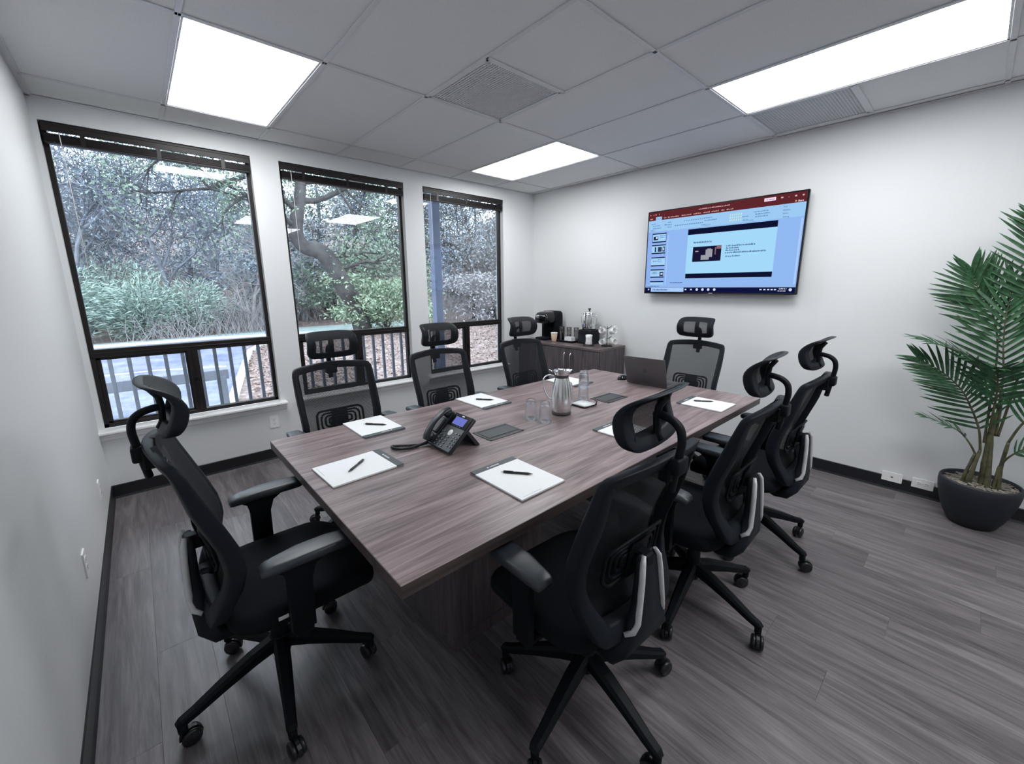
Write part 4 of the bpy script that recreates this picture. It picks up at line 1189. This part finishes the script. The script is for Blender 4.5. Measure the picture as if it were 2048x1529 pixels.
obj('dry_moss', mb, M['moss'], t, kind='stuff')
def trunk(path, r0_, r1_, nm='cane'):
    p = smooth_path(path, 6); n = len(p); rr = []
    for i in range(n):
        q = i / (n - 1); rr.append((r0_ + (r1_ - r0_) * q) * (1 + .12 * (i % 5 == 0)))
    obj(nm, MB().tube(p, rr, 10), M['stem'], t)
trunk([(-.03, .074, .26), (-.032, .068, .34), (-.02, .047, .47)], .011, .0075)
trunk([(-.045, .048, .26), (-.042, .042, .38), (-.02, .030, .50)], .014, .0078)
trunk([(-.01, -.012, .26), (-.012, -.004, .45), (-.012, .004, .62), (-.01, .006, .74)], .024, .010)
trunk([(-.045, -.030, .26), (-.035, -.022, .40), (-.012, -.004, .60)], .016, .0078)
trunk([(-.02, -.080, .26), (-.02, -.068, .40), (-.02, -.073, .58)], .014, .0078)
trunk([(-.03, -.055, .26), (-.028, -.058, .34), (-.02, -.062, .42)], .010, .0078)
blades = []
for v in range(3):
    mb = MB()
    nu = 7
    for i in range(nu + 1):
        u = i / nu
        w = .055 * (math.sin(math.pi * min(1, u * .93 + .07)) ** .55) * (1 - .35 * u)
        if i == nu: w = .002
        z = -(.10 + .10 * v) * u ** 1.8 + .02 * u
        mb.v += [(u, -w, z + w * .28), (u, 0, z), (u, w, z + w * .28)]
    for i in range(nu):
        a = i * 3
        mb.f += [(a, a + 1, a + 4, a + 3), (a + 1, a + 2, a + 5, a + 4)]; mb.s += [True, True]
    blades.append(mb.mesh('leaflet', M['leaf']))
nleaf = 0
def frond(path, lmax, n, up, seed, start=.22, flat=1.0):
    """path is relative to the pot base; leaflets leave on both sides, leaning towards the tip"""
    global nleaf
    rg = random.Random(seed)
    P = smooth_path(path, 10); k = len(P)
    fr = obj('frond', MB().tube(P, [(.0075 - .0055 * i / (k - 1), .006 - .0045 * i / (k - 1)) for i in range(k)], 6), M['stem'], t)
    upv = Vector(up).normalized()
    for i in range(n):
        q = start + (1 - start) * (i / (n - 1))
        x = q * (k - 1); i0 = min(int(x), k - 2)
        p = P[i0].lerp(P[i0 + 1], x - i0); tt = (P[i0 + 1] - P[max(i0 - 1, 0)]).normalized()
        side = tt.cross(upv).normalized(); nn = side.cross(tt).normalized()
        prog = (q - start) / (1 - start)
        L = lmax * (.45 + .55 * math.sin(math.pi * min(1, prog * .78 + .20))) * rg.uniform(.88, 1.08)
        lean = R(28 + 42 * prog ** 1.3)
        for s in (-1, 1):
            d_ = (side * s * math.cos(lean) + tt * math.sin(lean) + nn * (.20 * flat + rg.uniform(-.06, .06))).normalized()
            yv = nn.cross(d_).normalized(); zv = d_.cross(yv)
            Ms = Matrix((d_, yv, zv)).transposed().to_4x4()
            Ms = T(p) @ Ms @ RX(rg.uniform(-14, 14)) @ Matrix.Diagonal((L, .0115 / .055 * rg.uniform(.85, 1.1), L, 1))
            wp = t.matrix_world @ Ms if False else Ms
            tip = p + d_ * L
            if tip.x > .20: continue                           # the wall stands here
            link('leaflet', blades[rg.randrange(3)], fr, Ms); nleaf += 1
o = lambda y, z, x=0: (x, y + 4.262, z)
frond([o(-4.24, .55, -.02), o(-4.225, .85, -.01), o(-4.205, 1.15, .0), o(-4.150, 1.36, .0), o(-4.083, 1.475, -.01), o(-4.035, 1.60, -.03)], .27, 21, (-1, .0, .35), 1, .42)
frond([o(-4.265, .60, -.01), o(-4.263, .83, -.02), o(-4.250, 1.00, -.04), o(-4.222, 1.18, -.05), o(-4.208, 1.36, -.04), o(-4.215, 1.52, -.01)], .30, 21, (-1, 0, .25), 2, .22)
frond([o(-4.28, .60, 0), o(-4.265, .85, -.03), o(-4.195, .985, -.07), o(-4.098, 1.080, -.10), o(-3.994, 1.140, -.13), o(-3.860, 1.185, -.16)], .17, 21, (-.2, .3, 1), 3, .38)
frond([o(-4.232, .50, -.02), o(-4.205, .64, -.04), o(-4.144, .79, -.07), o(-4.090, .885, -.08), o(-4.000, .975, -.09), o(-3.890, 1.045, -.10)], .24, 20, (-.9, .1, .55), 4, .20)
frond([o(-4.215, .47, -.02), o(-4.180, .535, -.03), o(-4.130, .600, -.05), o(-4.060, .640, -.07), o(-3.955, .675, -.10)], .12, 12, (-.2, .3, 1), 5, .35)
frond([o(-4.29, .60, 0), o(-4.31, .95, 0), o(-4.33, 1.25, -.01), o(-4.325, 1.50, -.02), o(-4.31, 1.72, -.03), o(-4.26, 1.86, -.06)], .30, 21, (-1, 0, .2), 6, .42)
frond([o(-4.335, .58, -.02), o(-4.37, .72, -.05), o(-4.44, .84, -.07), o(-4.54, .92, -.08), o(-4.66, .94, -.09)], .22, 17, (-.7, 0, .7), 7, .25)
frond([o(-4.324, .42, -.02), o(-4.35, .50, -.05), o(-4.40, .57, -.07), o(-4.48, .615, -.10), o(-4.57, .62, -.12)], .14, 12, (-.3, -.2, 1), 8, .35)
frond([o(-4.25, .62, -.03), o(-4.245, .78, -.08), o(-4.235, .93, -.15), o(-4.215, 1.03, -.24), o(-4.19, 1.06, -.36)], .20, 16, (-.1, 0, 1), 9, .30)

# ================================================================== OUTSIDE
GZ = -.62                                   # level of the ground outside
def foliage_mat(name, a, b, rough=.6):
    nt = NT(name); bs = nt.bsdf(a, rough, 0, .3)
    f = nt.noise(nt.coord('World'), 2.2, 4, .7)
    nt.l(nt.ramp(f, [(.3, a), (.7, b)]), bs.inputs['Base Color'])
    return nt.m
M['bark'] = foliage_mat('grey_bark', (.026, .025, .026, 1), (.085, .081, .082, 1), .9)
M['bark_pale'] = foliage_mat('pale_twig_bark', (.20, .19, .20, 1), (.42, .40, .41, 1), .9)
M['bark_dark'] = foliage_mat('dark_twig_bark', (.085, .095, .12, 1), (.22, .235, .28, 1), .9)  # blue cast of the far bark stands in for haze
M['leaf_oak'] = foliage_mat('grey_green_oak_leaf', (.075, .11, .085, 1), (.20, .27, .20, 1))
M['leaf_holly'] = foliage_mat('glossy_shrub_leaf', (.09, .15, .09, 1), (.40, .50, .36, 1), .4)
M['leaf_far'] = foliage_mat('haze_blue_wood_leaf', (.12, .155, .195, 1), (.34, .41, .47, 1))  # distance haze is painted into this bluish leaf colour
M['leaf_grey'] = foliage_mat('grey_wood_leaf', (.13, .13, .145, 1), (.36, .355, .375, 1))
M['needle'] = foliage_mat('soft_pine_needle', (.17, .25, .225, 1), (.46, .57, .50, 1))
M['dry_leaf'] = foliage_mat('fallen_leaf', (.10, .068, .06, 1), (.40, .31, .285, 1), .9)
M['dry_grass'] = foliage_mat('dry_stem', (.26, .22, .18, 1), (.52, .46, .40, 1), .9)
M['deck_paint'] = plain('blue_grey_deck_paint', (.115, .125, .150, 1), .6, vary=.1, scale=12)
M['post_paint'] = plain('slate_blue_post_paint', (.12, .15, .24, 1), .6, vary=.1, scale=8)
def groundmat(name, stops, sc1, sc2, bump=.3):
    nt = NT(name); b = nt.bsdf((.3, .3, .3, 1), .85, 0, .3)
    v = nt.coord('World')
    f = nt.math('ADD', nt.math('MULTIPLY', nt.noise(v, sc1, 5, .65), .6), nt.math('MULTIPLY', nt.noise(v, sc2, 3, .7), .4))
    nt.l(nt.ramp(f, stops), b.inputs['Base Color']); nt.bump(f, b, bump, .03)
    return nt.m
M['litter'] = groundmat('leaf_litter_ground', [(.36, (.085, .062, .06, 1)), (.50, (.20, .155, .15, 1)), (.64, (.38, .32, .30, 1))], 5, 22, .6)
M['asphalt'] = groundmat('damp_asphalt', [(.36, (.085, .10, .18, 1)), (.50, (.145, .16, .25, 1)), (.64, (.22, .235, .31, 1))], 1.1, 9, .1)
M['gravel'] = groundmat('pale_gravel_verge', [(.3, (.20, .26, .27, 1)), (.6, (.36, .42, .41, 1)), (.75, (.48, .51, .48, 1))], 2.5, 14, .5)
M['kerb'] = plain('pale_kerb_concrete', (.55, .56, .55, 1), .8, vary=.1, scale=6)

# ground: rises gently behind the road into the wood
def gz(x, y):
    return GZ + 11.0 * sstep(19, 60, y)
mb = MB()
mb.grid(lambda u, v: (-45 + 110 * u, .16 + 75 * v, gz(-45 + 110 * u, .16 + 75 * v)), 22, 30)
tag(obj('woodland_ground', mb, M['litter']), kind='structure')
def strip(name, label, cat, mat, pts, h, kind=None):
    mb = MB().prism(pts, GZ - .02, GZ + h)
    o = obj(name, mb, M[mat])
    return tag(o, label, cat) if not kind else tag(o, kind=kind)
strip('parking_road', None, None, 'asphalt', [(-40, 1.6), (.85, 1.6), (1.47, 5.45), (2.02, 8.0), (2.5, 10.2), (2.95, 12.2), (3.6, 13.8), (5.2, 15.2), (8.0, 16.6), (14, 18.6), (-6, 17.2), (-40, 16.4)], .012, 'structure')
strip('gravel_verge', None, None, 'gravel', [(-40, 16.4), (-6, 17.2), (3, 17.7), (6.0, 17.0), (10.2, 16.2), (13, 18.4), (11.6, 22.5), (8.2, 24.0), (5.0, 20.3), (2.0, 18.9), (-6, 18.3), (-40, 17.4)], .03, 'structure')
def ribbon(name, label, cat, mat, pts, w, h):
    mb = MB(); P = [Vector((x, y, 0)) for x, y in pts]; L = []; Rr = []
    for i in range(len(P)):
        tt = (P[min(i + 1, len(P) - 1)] - P[max(i - 1, 0)]).normalized(); nn = Vector((-tt.y, tt.x, 0)) * w / 2
        L.append(P[i] + nn); Rr.append(P[i] - nn)
    for i in range(len(P) - 1):
        mb.prism([L[i][:2], Rr[i][:2], Rr[i + 1][:2], L[i + 1][:2]], GZ, GZ + h)
    return tag(obj(name, mb, M[mat]), label, cat)
ribbon('kerb', 'pale concrete kerb between the damp road and the leafy slope', 'kerb', 'kerb', [(.85, 1.6), (1.47, 5.45), (2.02, 8.0), (2.5, 10.2), (2.95, 12.2), (3.6, 13.8), (5.2, 15.2)], .14, .10)
ribbon('kerb', 'pale far kerb along the wood side of the road', 'kerb', 'kerb', [(-40, 16.1), (-6, 17.0), (2.6, 17.4), (6.0, 16.7), (8.2, 16.3)], .16, .10)
ribbon('road_marking', 'faded pale line painted along the road', 'road marking', 'kerb', [(-30, 9.9), (-.4, 10.25), (.5, 10.2), (1.9, 9.6)], .13, .018)

# fallen leaves
rng_np = np.random.default_rng(4)
def leaf_cards(C, L, W, nrng, flat=0.0, drop=0.0):
    """rhombic leaves: centres C (n,3), lengths, widths; flat 1 = lying down"""
    n = len(C)
    d = nrng.normal(size=(n, 3)); d[:, 2] = d[:, 2] * (1 - flat) - drop
    d /= np.linalg.norm(d, axis=1)[:, None]
    e = nrng.normal(size=(n, 3)); e[:, 2] *= (1 - flat * .8)
    e -= d * (e * d).sum(1)[:, None]; e /= np.linalg.norm(e, axis=1)[:, None]
    V = np.stack([C - d * L[:, None] / 2, C + e * W[:, None] / 2, C + d * L[:, None] / 2, C - e * W[:, None] / 2], 1).reshape(-1, 3)
    F = np.arange(4 * n).reshape(n, 4)
    return V, F
def np_mesh(name, V, F, mat, smooth=False):
    me = bpy.data.meshes.new(name)
    V = np.asarray(V, dtype=np.float32); F = np.asarray(F, dtype=np.int32)
    me.vertices.add(len(V)); me.vertices.foreach_set('co', V.ravel())
    me.loops.add(F.size); me.loops.foreach_set('vertex_index', F.ravel())
    me.polygons.add(len(F)); me.polygons.foreach_set('loop_start', np.arange(len(F)) * F.shape[1])
    me.polygons.foreach_set('loop_total', np.full(len(F), F.shape[1]))
    if smooth: me.polygons.foreach_set('use_smooth', np.ones(len(F), dtype=bool))
    me.update(calc_edges=True); me.materials.append(mat)
    return me
n = 15000
y = 1.4 + 15.0 * rng_np.random(n) ** 1.3; x = .95 + .155 * y + 12 * rng_np.random(n) ** 1.2
C = np.stack([x, y, np.full(n, GZ + .025) + rng_np.random(n) * .03], 1)
V, F = leaf_cards(C, rng_np.uniform(.06, .13, n), rng_np.uniform(.03, .07, n), rng_np, .55)
o = link('leaf_litter', np_mesh('leaf_litter', V, F, M['dry_leaf']))
tag(o, 'brown fallen leaves covering the slope beyond the railing', 'leaves', kind='stuff')

# trees -----------------------------------------------------------------------------
def grow(rg, p, d, L, r, depth, segs, ends, gnarl=.25, split=(2, 3), shrink=.72, up=.05, keep=.62):
    """segs gets (p0, p1, r0, r1); ends gets the twig tips"""
    n = 4 if depth > 1 else 3
    for i in range(n):
        d = (d + Vector((rg.gauss(0, gnarl), rg.gauss(0, gnarl), rg.gauss(0, gnarl) + up)) * .5).normalized()
        q = p + d * (L / n); r1 = r * (1 - .28 / n * (i + 1)) if depth else r * (1 - .8 * (i + 1) / n)
        segs.append((p, q, r if i == 0 else rp, r1)); rp = r1; p = q
        if depth and i and rg.random() < .45:
            s = (d + Vector((rg.gauss(0, .8), rg.gauss(0, .8), rg.gauss(0, .6)))).normalized()
            grow(rg, p, s, L * shrink * rg.uniform(.6, .95), r1 * .55, depth - 1, segs, ends, gnarl, split, shrink, up, keep)
    if depth:
        for k in range(rg.randint(*split)):
            s = (d + Vector((rg.gauss(0, .55), rg.gauss(0, .55), rg.gauss(0, .45)))).normalized()
            grow(rg, p, s, L * shrink * rg.uniform(.75, 1.1), r1 * keep, depth - 1, segs, ends, gnarl, split, shrink, up, keep)
    else: ends.append(p)
def seg_mesh(name, segs, mat, n=5, rmin=.004):
    P0 = np.array([s[0] for s in segs]); P1 = np.array([s[1] for s in segs])
    R0 = np.maximum(np.array([s[2] for s in segs]), rmin); R1 = np.maximum(np.array([s[3] for s in segs]), rmin)
    D = P1 - P0; D /= np.linalg.norm(D, axis=1)[:, None] + 1e-9
    A = np.where(np.abs(D[:, 2:3]) < .9, np.array([[0, 0, 1.]]), np.array([[1., 0, 0]]))
    U = np.cross(D, A); U /= np.linalg.norm(U, axis=1)[:, None]; W = np.cross(D, U)
    a = 2 * np.pi * np.arange(n) / n
    ring = U[:, None] * np.cos(a)[None, :, None] + W[:, None] * np.sin(a)[None, :, None]
    V = np.concatenate([P0[:, None] + ring * R0[:, None, None], P1[:, None] + ring * R1[:, None, None]], 1).reshape(-1, 3)
    b = (np.arange(len(segs)) * 2 * n)[:, None]
    j = np.arange(n); j2 = (j + 1) % n
    F = np.stack([b + j, b + j2, b + n + j2, b + n + j], 2).reshape(-1, 4)
    return np_mesh(name, V, F, mat, True)
def crown(name, parent, ends, per, spread, l, w, mat, seed):
    g_ = np.random.default_rng(seed)
    E_ = np.repeat(np.array([tuple(e) for e in ends]), per, 0)
    C = E_ + g_.normal(size=E_.shape) * spread
    V, F = leaf_cards(C, g_.uniform(l * .7, l * 1.3, len(C)), g_.uniform(w * .7, w * 1.3, len(C)), g_)
    o = link(name, np_mesh(name, V, F, M[mat]), parent); o['kind'] = 'stuff'
    return o
def rel(pts, o): return [Vector(p) - Vector(o) for p in pts]
# the big leaning tree seen through the middle window
BO = (8.3, 15.6, GZ)
t = thing('leaning_tree', 'big old tree with a thick bent trunk beyond the middle window', 'tree', BO)
tp_ = smooth_path(rel([(8.3, 15.6, GZ - .1), (7.9, 15.3, .6), (7.35, 15.0, 1.45), (6.95, 15, 2.35), (6.45, 15, 3.02), (5.85, 15, 3.16), (5.55, 15, 3.65), (5.68, 15, 4.45), (5.92, 15, 5.6), (5.9, 15, 7.0), (5.7, 14.8, 8.6)], BO), 6)
k = len(tp_)
mb = MB().tube(tp_, [interp([(0, .44), (.35, .36), (.5, .30), (.7, .25), (1, .13)], i / (k - 1)) for i in range(k)], 12)
obj('trunk', mb, M['bark'], t)
rg = random.Random(21); segs = []; ends = []
for p, d, L, r in (((5.8, 15, 5.0), (1, -.1, .20), 2.3, .13), ((5.9, 15, 5.7), (1, -.2, .15), 2.6, .12), ((6.7, 15, 2.7), (1, -.2, .5), 1.6, .12), ((5.6, 15, 3.9), (-1, -.3, .35), 2.2, .11), ((5.7, 15, 4.6), (-1, -.2, .45), 2.8, .13),
                   ((5.8, 15, 5.8), (-1, .1, .3), 3.2, .13), ((5.9, 15, 6.6), (-.9, -.3, .0), 3.0, .12), ((5.9, 15, 6.6), (.8, .2, .5), 2.6, .12), ((5.7, 14.8, 8.5), (-.5, 0, .6), 2.4, .11), ((5.7, 14.8, 8.5), (.7, 0, .4), 2.4, .11),
                   ((7.0, 15, 2.4), (.9, -.5, .25), 1.8, .10), ((5.6, 15, 3.4), (-1, -.1, -.1), 1.6, .07), ((5.9, 15, 7.2), (-1, .2, .1), 3.6, .12)):
    grow(rg, Vector(p) - Vector(BO), Vector(d).normalized(), L, r, 3, segs, ends, .34, (2, 3), .66, .0, .60)
br = link('branch', seg_mesh('branch', segs, M['bark'], 5, .008), t); br['kind'] = 'stuff'
crown('foliage', t, [e for e in ends if rg.random() < .85], 14, .26, .17, .07, 'leaf_oak', 5)
# bare trees with crossing branches
def bare_tree(lb, x, y, h, seed, mat='bark_dark', lean=(0, 0), depth=4, leaves=0, group='bare trees in the wood'):
    rg = random.Random(seed); O_ = (x, y, gz(x, y))
    t = thing('bare_tree', lb, 'tree', O_, 0, group)
    segs = []; ends = []
    d = Vector((lean[0], lean[1], 1)).normalized()
    p = Vector((0, 0, -.1)); tr = [p.copy()]
    for i in range(6):
        d = (d + Vector((rg.gauss(0, .1), rg.gauss(0, .1), 0))).normalized(); p = p + d * h / 14; tr.append(p.copy())
    obj('trunk', MB().tube(tr, [.0125 * h * (1 - .10 * i) for i in range(7)], 9), M[mat], t)
    for i in (3, 4, 5, 6, 6):
        s = (d + Vector((rg.gauss(0, .8), rg.gauss(0, .8), rg.uniform(0, .5)))).normalized()
        grow(rg, tr[i], s, h * .20, .0062 * h, depth, segs, ends, .36, (2, 4), .70, .03, .62)
    o = link('branch', seg_mesh('branch', segs, M[mat], 4, .010), t); o['kind'] = 'stuff'
    if leaves: crown('foliage', t, ends, leaves, .3, .16, .06, 'leaf_far', seed)
    return t
for i, (lb, x, y, h, mat) in enumerate((
        ('bare dark tree behind the feathery shrubs, left part of the large window', -1.2, 21.8, 11, 'bark_dark'),
        ('bare dark tree in the middle of the large window, behind the shrubs', 1.6, 21.6, 10.5, 'bark_dark'),
        ('bare dark tree at the right edge of the large window', 3.6, 23, 11, 'bark_dark'),
        ('bare dark tree farthest left, hardly seen past the left wall', -4.0, 24, 11, 'bark_dark'),
        ('bare grey tree right of the bent trunk in the middle window', 10.2, 20.5, 10, 'bark'),
        ('bare grey tree behind the blue porch post in the corner window', 13.5, 20, 10.5, 'bark'),
        ('bare grey tree in the centre of the corner window', 16.8, 18.2, 10, 'bark'),
        ('pale bare tree far back, between the middle and corner windows', 12.0, 26, 11, 'bark_pale'),
        ('bare grey tree at the right edge of the corner window', 20, 18.5, 11, 'bark'),
        ('pale bare sapling close behind the dry brush at the right of the large window', 4.6, 20.8, 8, 'bark_pale'),
        ('pale bare sapling in the left third of the large window', -.2, 24.5, 9, 'bark_pale'))):
    bare_tree(lb, x, y, h, 40 + i, mat, (0, 0), 4, 1 if x < 6 else 2)
# leafy background trees: one crown each
def wood_tree(lb, x, y, h, w, seed, n=5200, mat='leaf_far', group='leafy trees at the back of the wood', big=1.0):
    g_ = np.random.default_rng(seed); O_ = (x, y, gz(x, y))
    t = thing('wood_tree', lb, 'tree', O_, 0, group)
    obj('trunk', MB().tube([(0, 0, -.1), (.1, 0, h * .35), (.0, .1, h * .7)], [.16, .12, .05], 7), M['bark_dark'], t)
    k = 26
    cc = np.stack([g_.normal(size=k) * w * .42, g_.normal(size=k) * w * .30, h * (.12 + .80 * g_.random(k))], 1)
    C = cc[g_.integers(0, k, n)] + g_.normal(size=(n, 3)) * np.array([w * .17, w * .17, h * .075])
    C[:, 2] = np.clip(C[:, 2], .05, None)
    V, F = leaf_cards(C, g_.uniform(.14, .30, n) * big, g_.uniform(.05, .11, n) * big, g_, 0, .4)
    o = link('foliage', np_mesh('foliage', V, F, M[mat]), t); o['kind'] = 'stuff'
for i, (lb, x, y, h, w) in enumerate((
        ('low leafy tree far left behind the road, mostly beyond the left wall', -7, 31, 7.5, 6),
        ('low leafy tree at the left edge of the large window, behind the wood', -1.8, 32, 5.6, 6),
        ('leafy haze-blue tree at the back in the middle of the large window', 3.2, 31, 6.8, 6),
        ('leafy haze-blue tree at the back, right edge of the large window', 7.2, 33, 9.0, 6),
        ('tall leafy tree at the back, left side of the middle window', 12.0, 32, 16, 9),
        ('tall leafy tree at the back, right side of the middle window', 18.5, 31, 17, 9),
        ('tall leafy tree at the back, left side of the corner window', 24.5, 28, 17, 9),
        ('tall leafy tree at the back, centre of the corner window', 29.5, 24, 17, 9),
        ('tall leafy tree at the back, right edge of the corner window', 33.0, 18, 17, 9),
        ('smaller leafy tree nearer the house in the corner window', 22.5, 21.5, 7, 5))):
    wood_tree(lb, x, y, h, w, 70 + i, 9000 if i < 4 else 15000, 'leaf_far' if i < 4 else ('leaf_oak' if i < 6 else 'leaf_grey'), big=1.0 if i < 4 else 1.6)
# evergreen shrubs at the edge of the road
def pine_shrub(lb, x, y, h, w, seed, n=5000, mat='needle'):
    g_ = np.random.default_rng(seed); O_ = (x, y, gz(x, y))
    t = thing('pine_shrub', lb, 'shrub', O_, 0, 'feathery shrubs by the road')
    k = 30; segs = []; C = []; 
    for i in range(k):
        a = g_.uniform(0, 2 * np.pi); r_ = w * .5 * math.sqrt(g_.random())
        tip = Vector((r_ * math.cos(a), r_ * math.sin(a), h * (1 - .55 * (r_ / (w * .5)) ** 2) * g_.uniform(.75, 1.05)))
        segs.append((Vector((0, 0, 0)) + tip * .05, tip, .02, .006))
    o = link('stem', seg_mesh('stem', segs, M['bark'], 4, .006), t); o['kind'] = 'stuff'
    S_ = np.array([tuple(s[1]) for s in segs])
    idx = g_.integers(0, k, n); q = g_.random(n) ** .6
    P = S_[idx] * q[:, None] + g_.normal(size=(n, 3)) * np.array([.20, .20, .14]) * (h / 2)
    P[:, 2] = np.clip(P[:, 2], .05, None)
    dirs = S_[idx] * np.array([1, 1, .35]) + g_.normal(size=(n, 3)) * .45; dirs /= np.linalg.norm(dirs, axis=1)[:, None]
    sd = np.cross(dirs, g_.normal(size=(n, 3))); sd /= np.linalg.norm(sd, axis=1)[:, None]
    L = g_.uniform(.28, .55, n)[:, None] * .6; W = .022
    V = np.stack([P, P + dirs * L * .5 + sd * W, P + dirs * L - np.array([0, 0, .04]), P + dirs * L * .5 - sd * W], 1).reshape(-1, 3)
    o = link('needles', np_mesh('needles', V, np.arange(4 * n).reshape(n, 4), M[mat]), t); o['kind'] = 'stuff'
for lb, x, y, h, w, s in (('feathery pale green shrub at the far left of the large window', -2.2, 19.4, 3.4, 4.2, 1), ('low feathery shrub left of centre in the large window', .4, 20.0, 2.9, 3.6, 2), ('feathery shrub in the middle of the large window', 2.2, 20.6, 2.5, 3.4, 3), ('tallest blue-green feathery shrub behind the others in the large window', -.4, 23.0, 3.4, 4.2, 4), ('feathery shrub out at the left of the road', -5.4, 19.6, 3.2, 4.4, 5)):
    pine_shrub(lb, x, y, h, w, s)
def leafy_shrub(lb, x, y, h, w, seed, n=7000, mat='leaf_holly', l=.17, wd=.07, group='leafy shrubs under the trees'):
    g_ = np.random.default_rng(seed); O_ = (x, y, gz(x, y))
    t = thing('leafy_shrub', lb, 'shrub', O_, 0, group)
    segs = [(Vector((0, 0, 0)), Vector((g_.normal() * w * .28, g_.normal() * w * .25, h * g_.uniform(.5, .95))), .03, .008) for i in range(16)]
    o = link('stem', seg_mesh('stem', segs, M['bark'], 4, .006), t); o['kind'] = 'stuff'
    k = 34
    cc = np.stack([g_.normal(size=k) * w * .30, g_.normal(size=k) * w * .26, h * (.10 + .78 * g_.random(k))], 1)
    C = cc[g_.integers(0, k, n)] + g_.normal(size=(n, 3)) * np.array([w * .09, w * .09, h * .06]); C[:, 2] = np.clip(C[:, 2], .04, None)
    V, F = leaf_cards(C, g_.uniform(l * .7, l * 1.3, n), g_.uniform(wd * .7, wd * 1.3, n), g_, .3)
    o = link('foliage', np_mesh('foliage', V, F, M[mat]), t); o['kind'] = 'stuff'
leafy_shrub('pale green leafy shrub at the right of the middle window', 9.3, 15.2, 3.0, 4.4, 1, 9000)
leafy_shrub('grey-green shrub under the bent trunk of the big tree', 9.6, 22.6, 4.2, 5.5, 2, 6000, 'leaf_oak', .26, .10)
leafy_shrub('dark shrub at the left foot of the middle window view', 6.9, 24.5, 4.0, 5.0, 3, 6000, 'leaf_far', .28, .10)
leafy_shrub('grey-green shrub low in the corner window', 16.5, 15.4, 3.0, 5.0, 4, 5500, 'leaf_grey', .22, .09)
leafy_shrub('grey-green shrub far right in the corner window', 20.5, 15.0, 4.2, 5.5, 5, 6000, 'leaf_grey', .24, .10)
# pale dry brush
def brush(lb, x, y, w, h, seed, n=150, mat='bark_pale'):
    rg = random.Random(seed); O_ = (x, y, gz(x, y))
    t = thing('dry_brush', lb, 'brush', O_, 0, 'dry brush at the edge of the wood')
    segs = []
    for i in range(n):
        p = Vector((rg.gauss(0, w * .3), rg.gauss(0, w * .18), -.03)); d = Vector((rg.gauss(0, .38), rg.gauss(0, .3), 1)).normalized(); L = h * rg.uniform(.35, 1.1); r = rg.uniform(.008, .016)
        for j in range(4):
            q = p + d * L / 4; segs.append((p, q, r, r * .75)); p = q; r *= .75
            d = (d + Vector((rg.gauss(0, .22), rg.gauss(0, .2), -.05))).normalized()
            if rg.random() < .5:
                e = (d + Vector((rg.gauss(0, .7), rg.gauss(0, .5), 0))).normalized(); segs.append((p, p + e * L * .22, r * .7, .004))
    o = link('twigs', seg_mesh('twigs', segs, M[mat], 3, .006), t); o['kind'] = 'stuff'
brush('pale tangled dry brush at the right of the large window', 4.3, 19.6, 2.6, 2.4, 1, 190)
brush('pale dry brush behind the first tangle', 5.2, 22.0, 3.2, 3.6, 2, 170)
brush('dry brush low at the left of the middle window', 7.3, 22.5, 3.0, 2.6, 3, 150)
brush('thin dry brush among the feathery shrubs', 1.4, 19.0, 3.5, 1.3, 4, 140)
brush('dry brush at the edge of the slope in the corner window', 14.2, 18.8, 3.5, 2.8, 5, 170)

# porch: railing of square balusters, post and eave
t = thing('porch_railing', 'grey painted porch railing with square balusters just outside the windows', 'railing', (0, .90, 0))
me = MB().box(-.0145, .0145, -.0145, .0145, .06, .960, .002).mesh('baluster', M['deck_paint'])
x = -1.09 + .0253
while x < 3.30:
    link('baluster', me, t, T((x, 0, 0))); x += .1247
obj('top_rail', MB().box(-1.2, 3.36, -.045, .045, .955, .995, .006), M['deck_paint'], t)
obj('bottom_rail', MB().box(-1.2, 3.36, -.02, .02, .02, .065, .004), M['deck_paint'], t)
obj('bottom_support', MB().box(-1.2, 3.36, -.03, .03, -.1, .025), M['deck_paint'], t)
t = thing('porch_post', 'slate blue square porch post outside the corner window', 'post', (3.415, .95, 0))
obj('post', MB().box(-.055, .055, -.055, .055, -.10, 2.95, .004), M['post_paint'], t)
obj('base_trim', MB().box(-.07, .07, -.07, .07, -.10, .10, .004), M['post_paint'], t)
obj('cap_trim', MB().box(-.075, .075, -.07, .07, 2.87, 2.95, .004), M['post_paint'], t)
t = tag(obj('porch_deck', MB().box(-1.4, 5.2, .155, 1.10, -.18, -.10), M['deck_paint']), kind='structure')
mb = MB().box(-1.4, 5.2, .155, 1.25, 3.02, 3.10).box(-1.4, 5.2, .89, 1.01, 2.95, 3.02)
tag(obj('porch_roof', mb, M['deck_paint']), kind='structure')
t = thing('guard_rail', 'heavy grey timber guard rail standing on the road outside the large window', 'guard rail', (0, 4.2, GZ))
obj('beam', MB().box(-3.2, 1.285, -.05, .05, .655, .815, .006), M['deck_paint'], t)
for x in (-2.6, -.8, 1.19): obj('post', MB().box(x - .055, x + .055, -.06, .06, 0, .70, .004), M['deck_paint'], t)
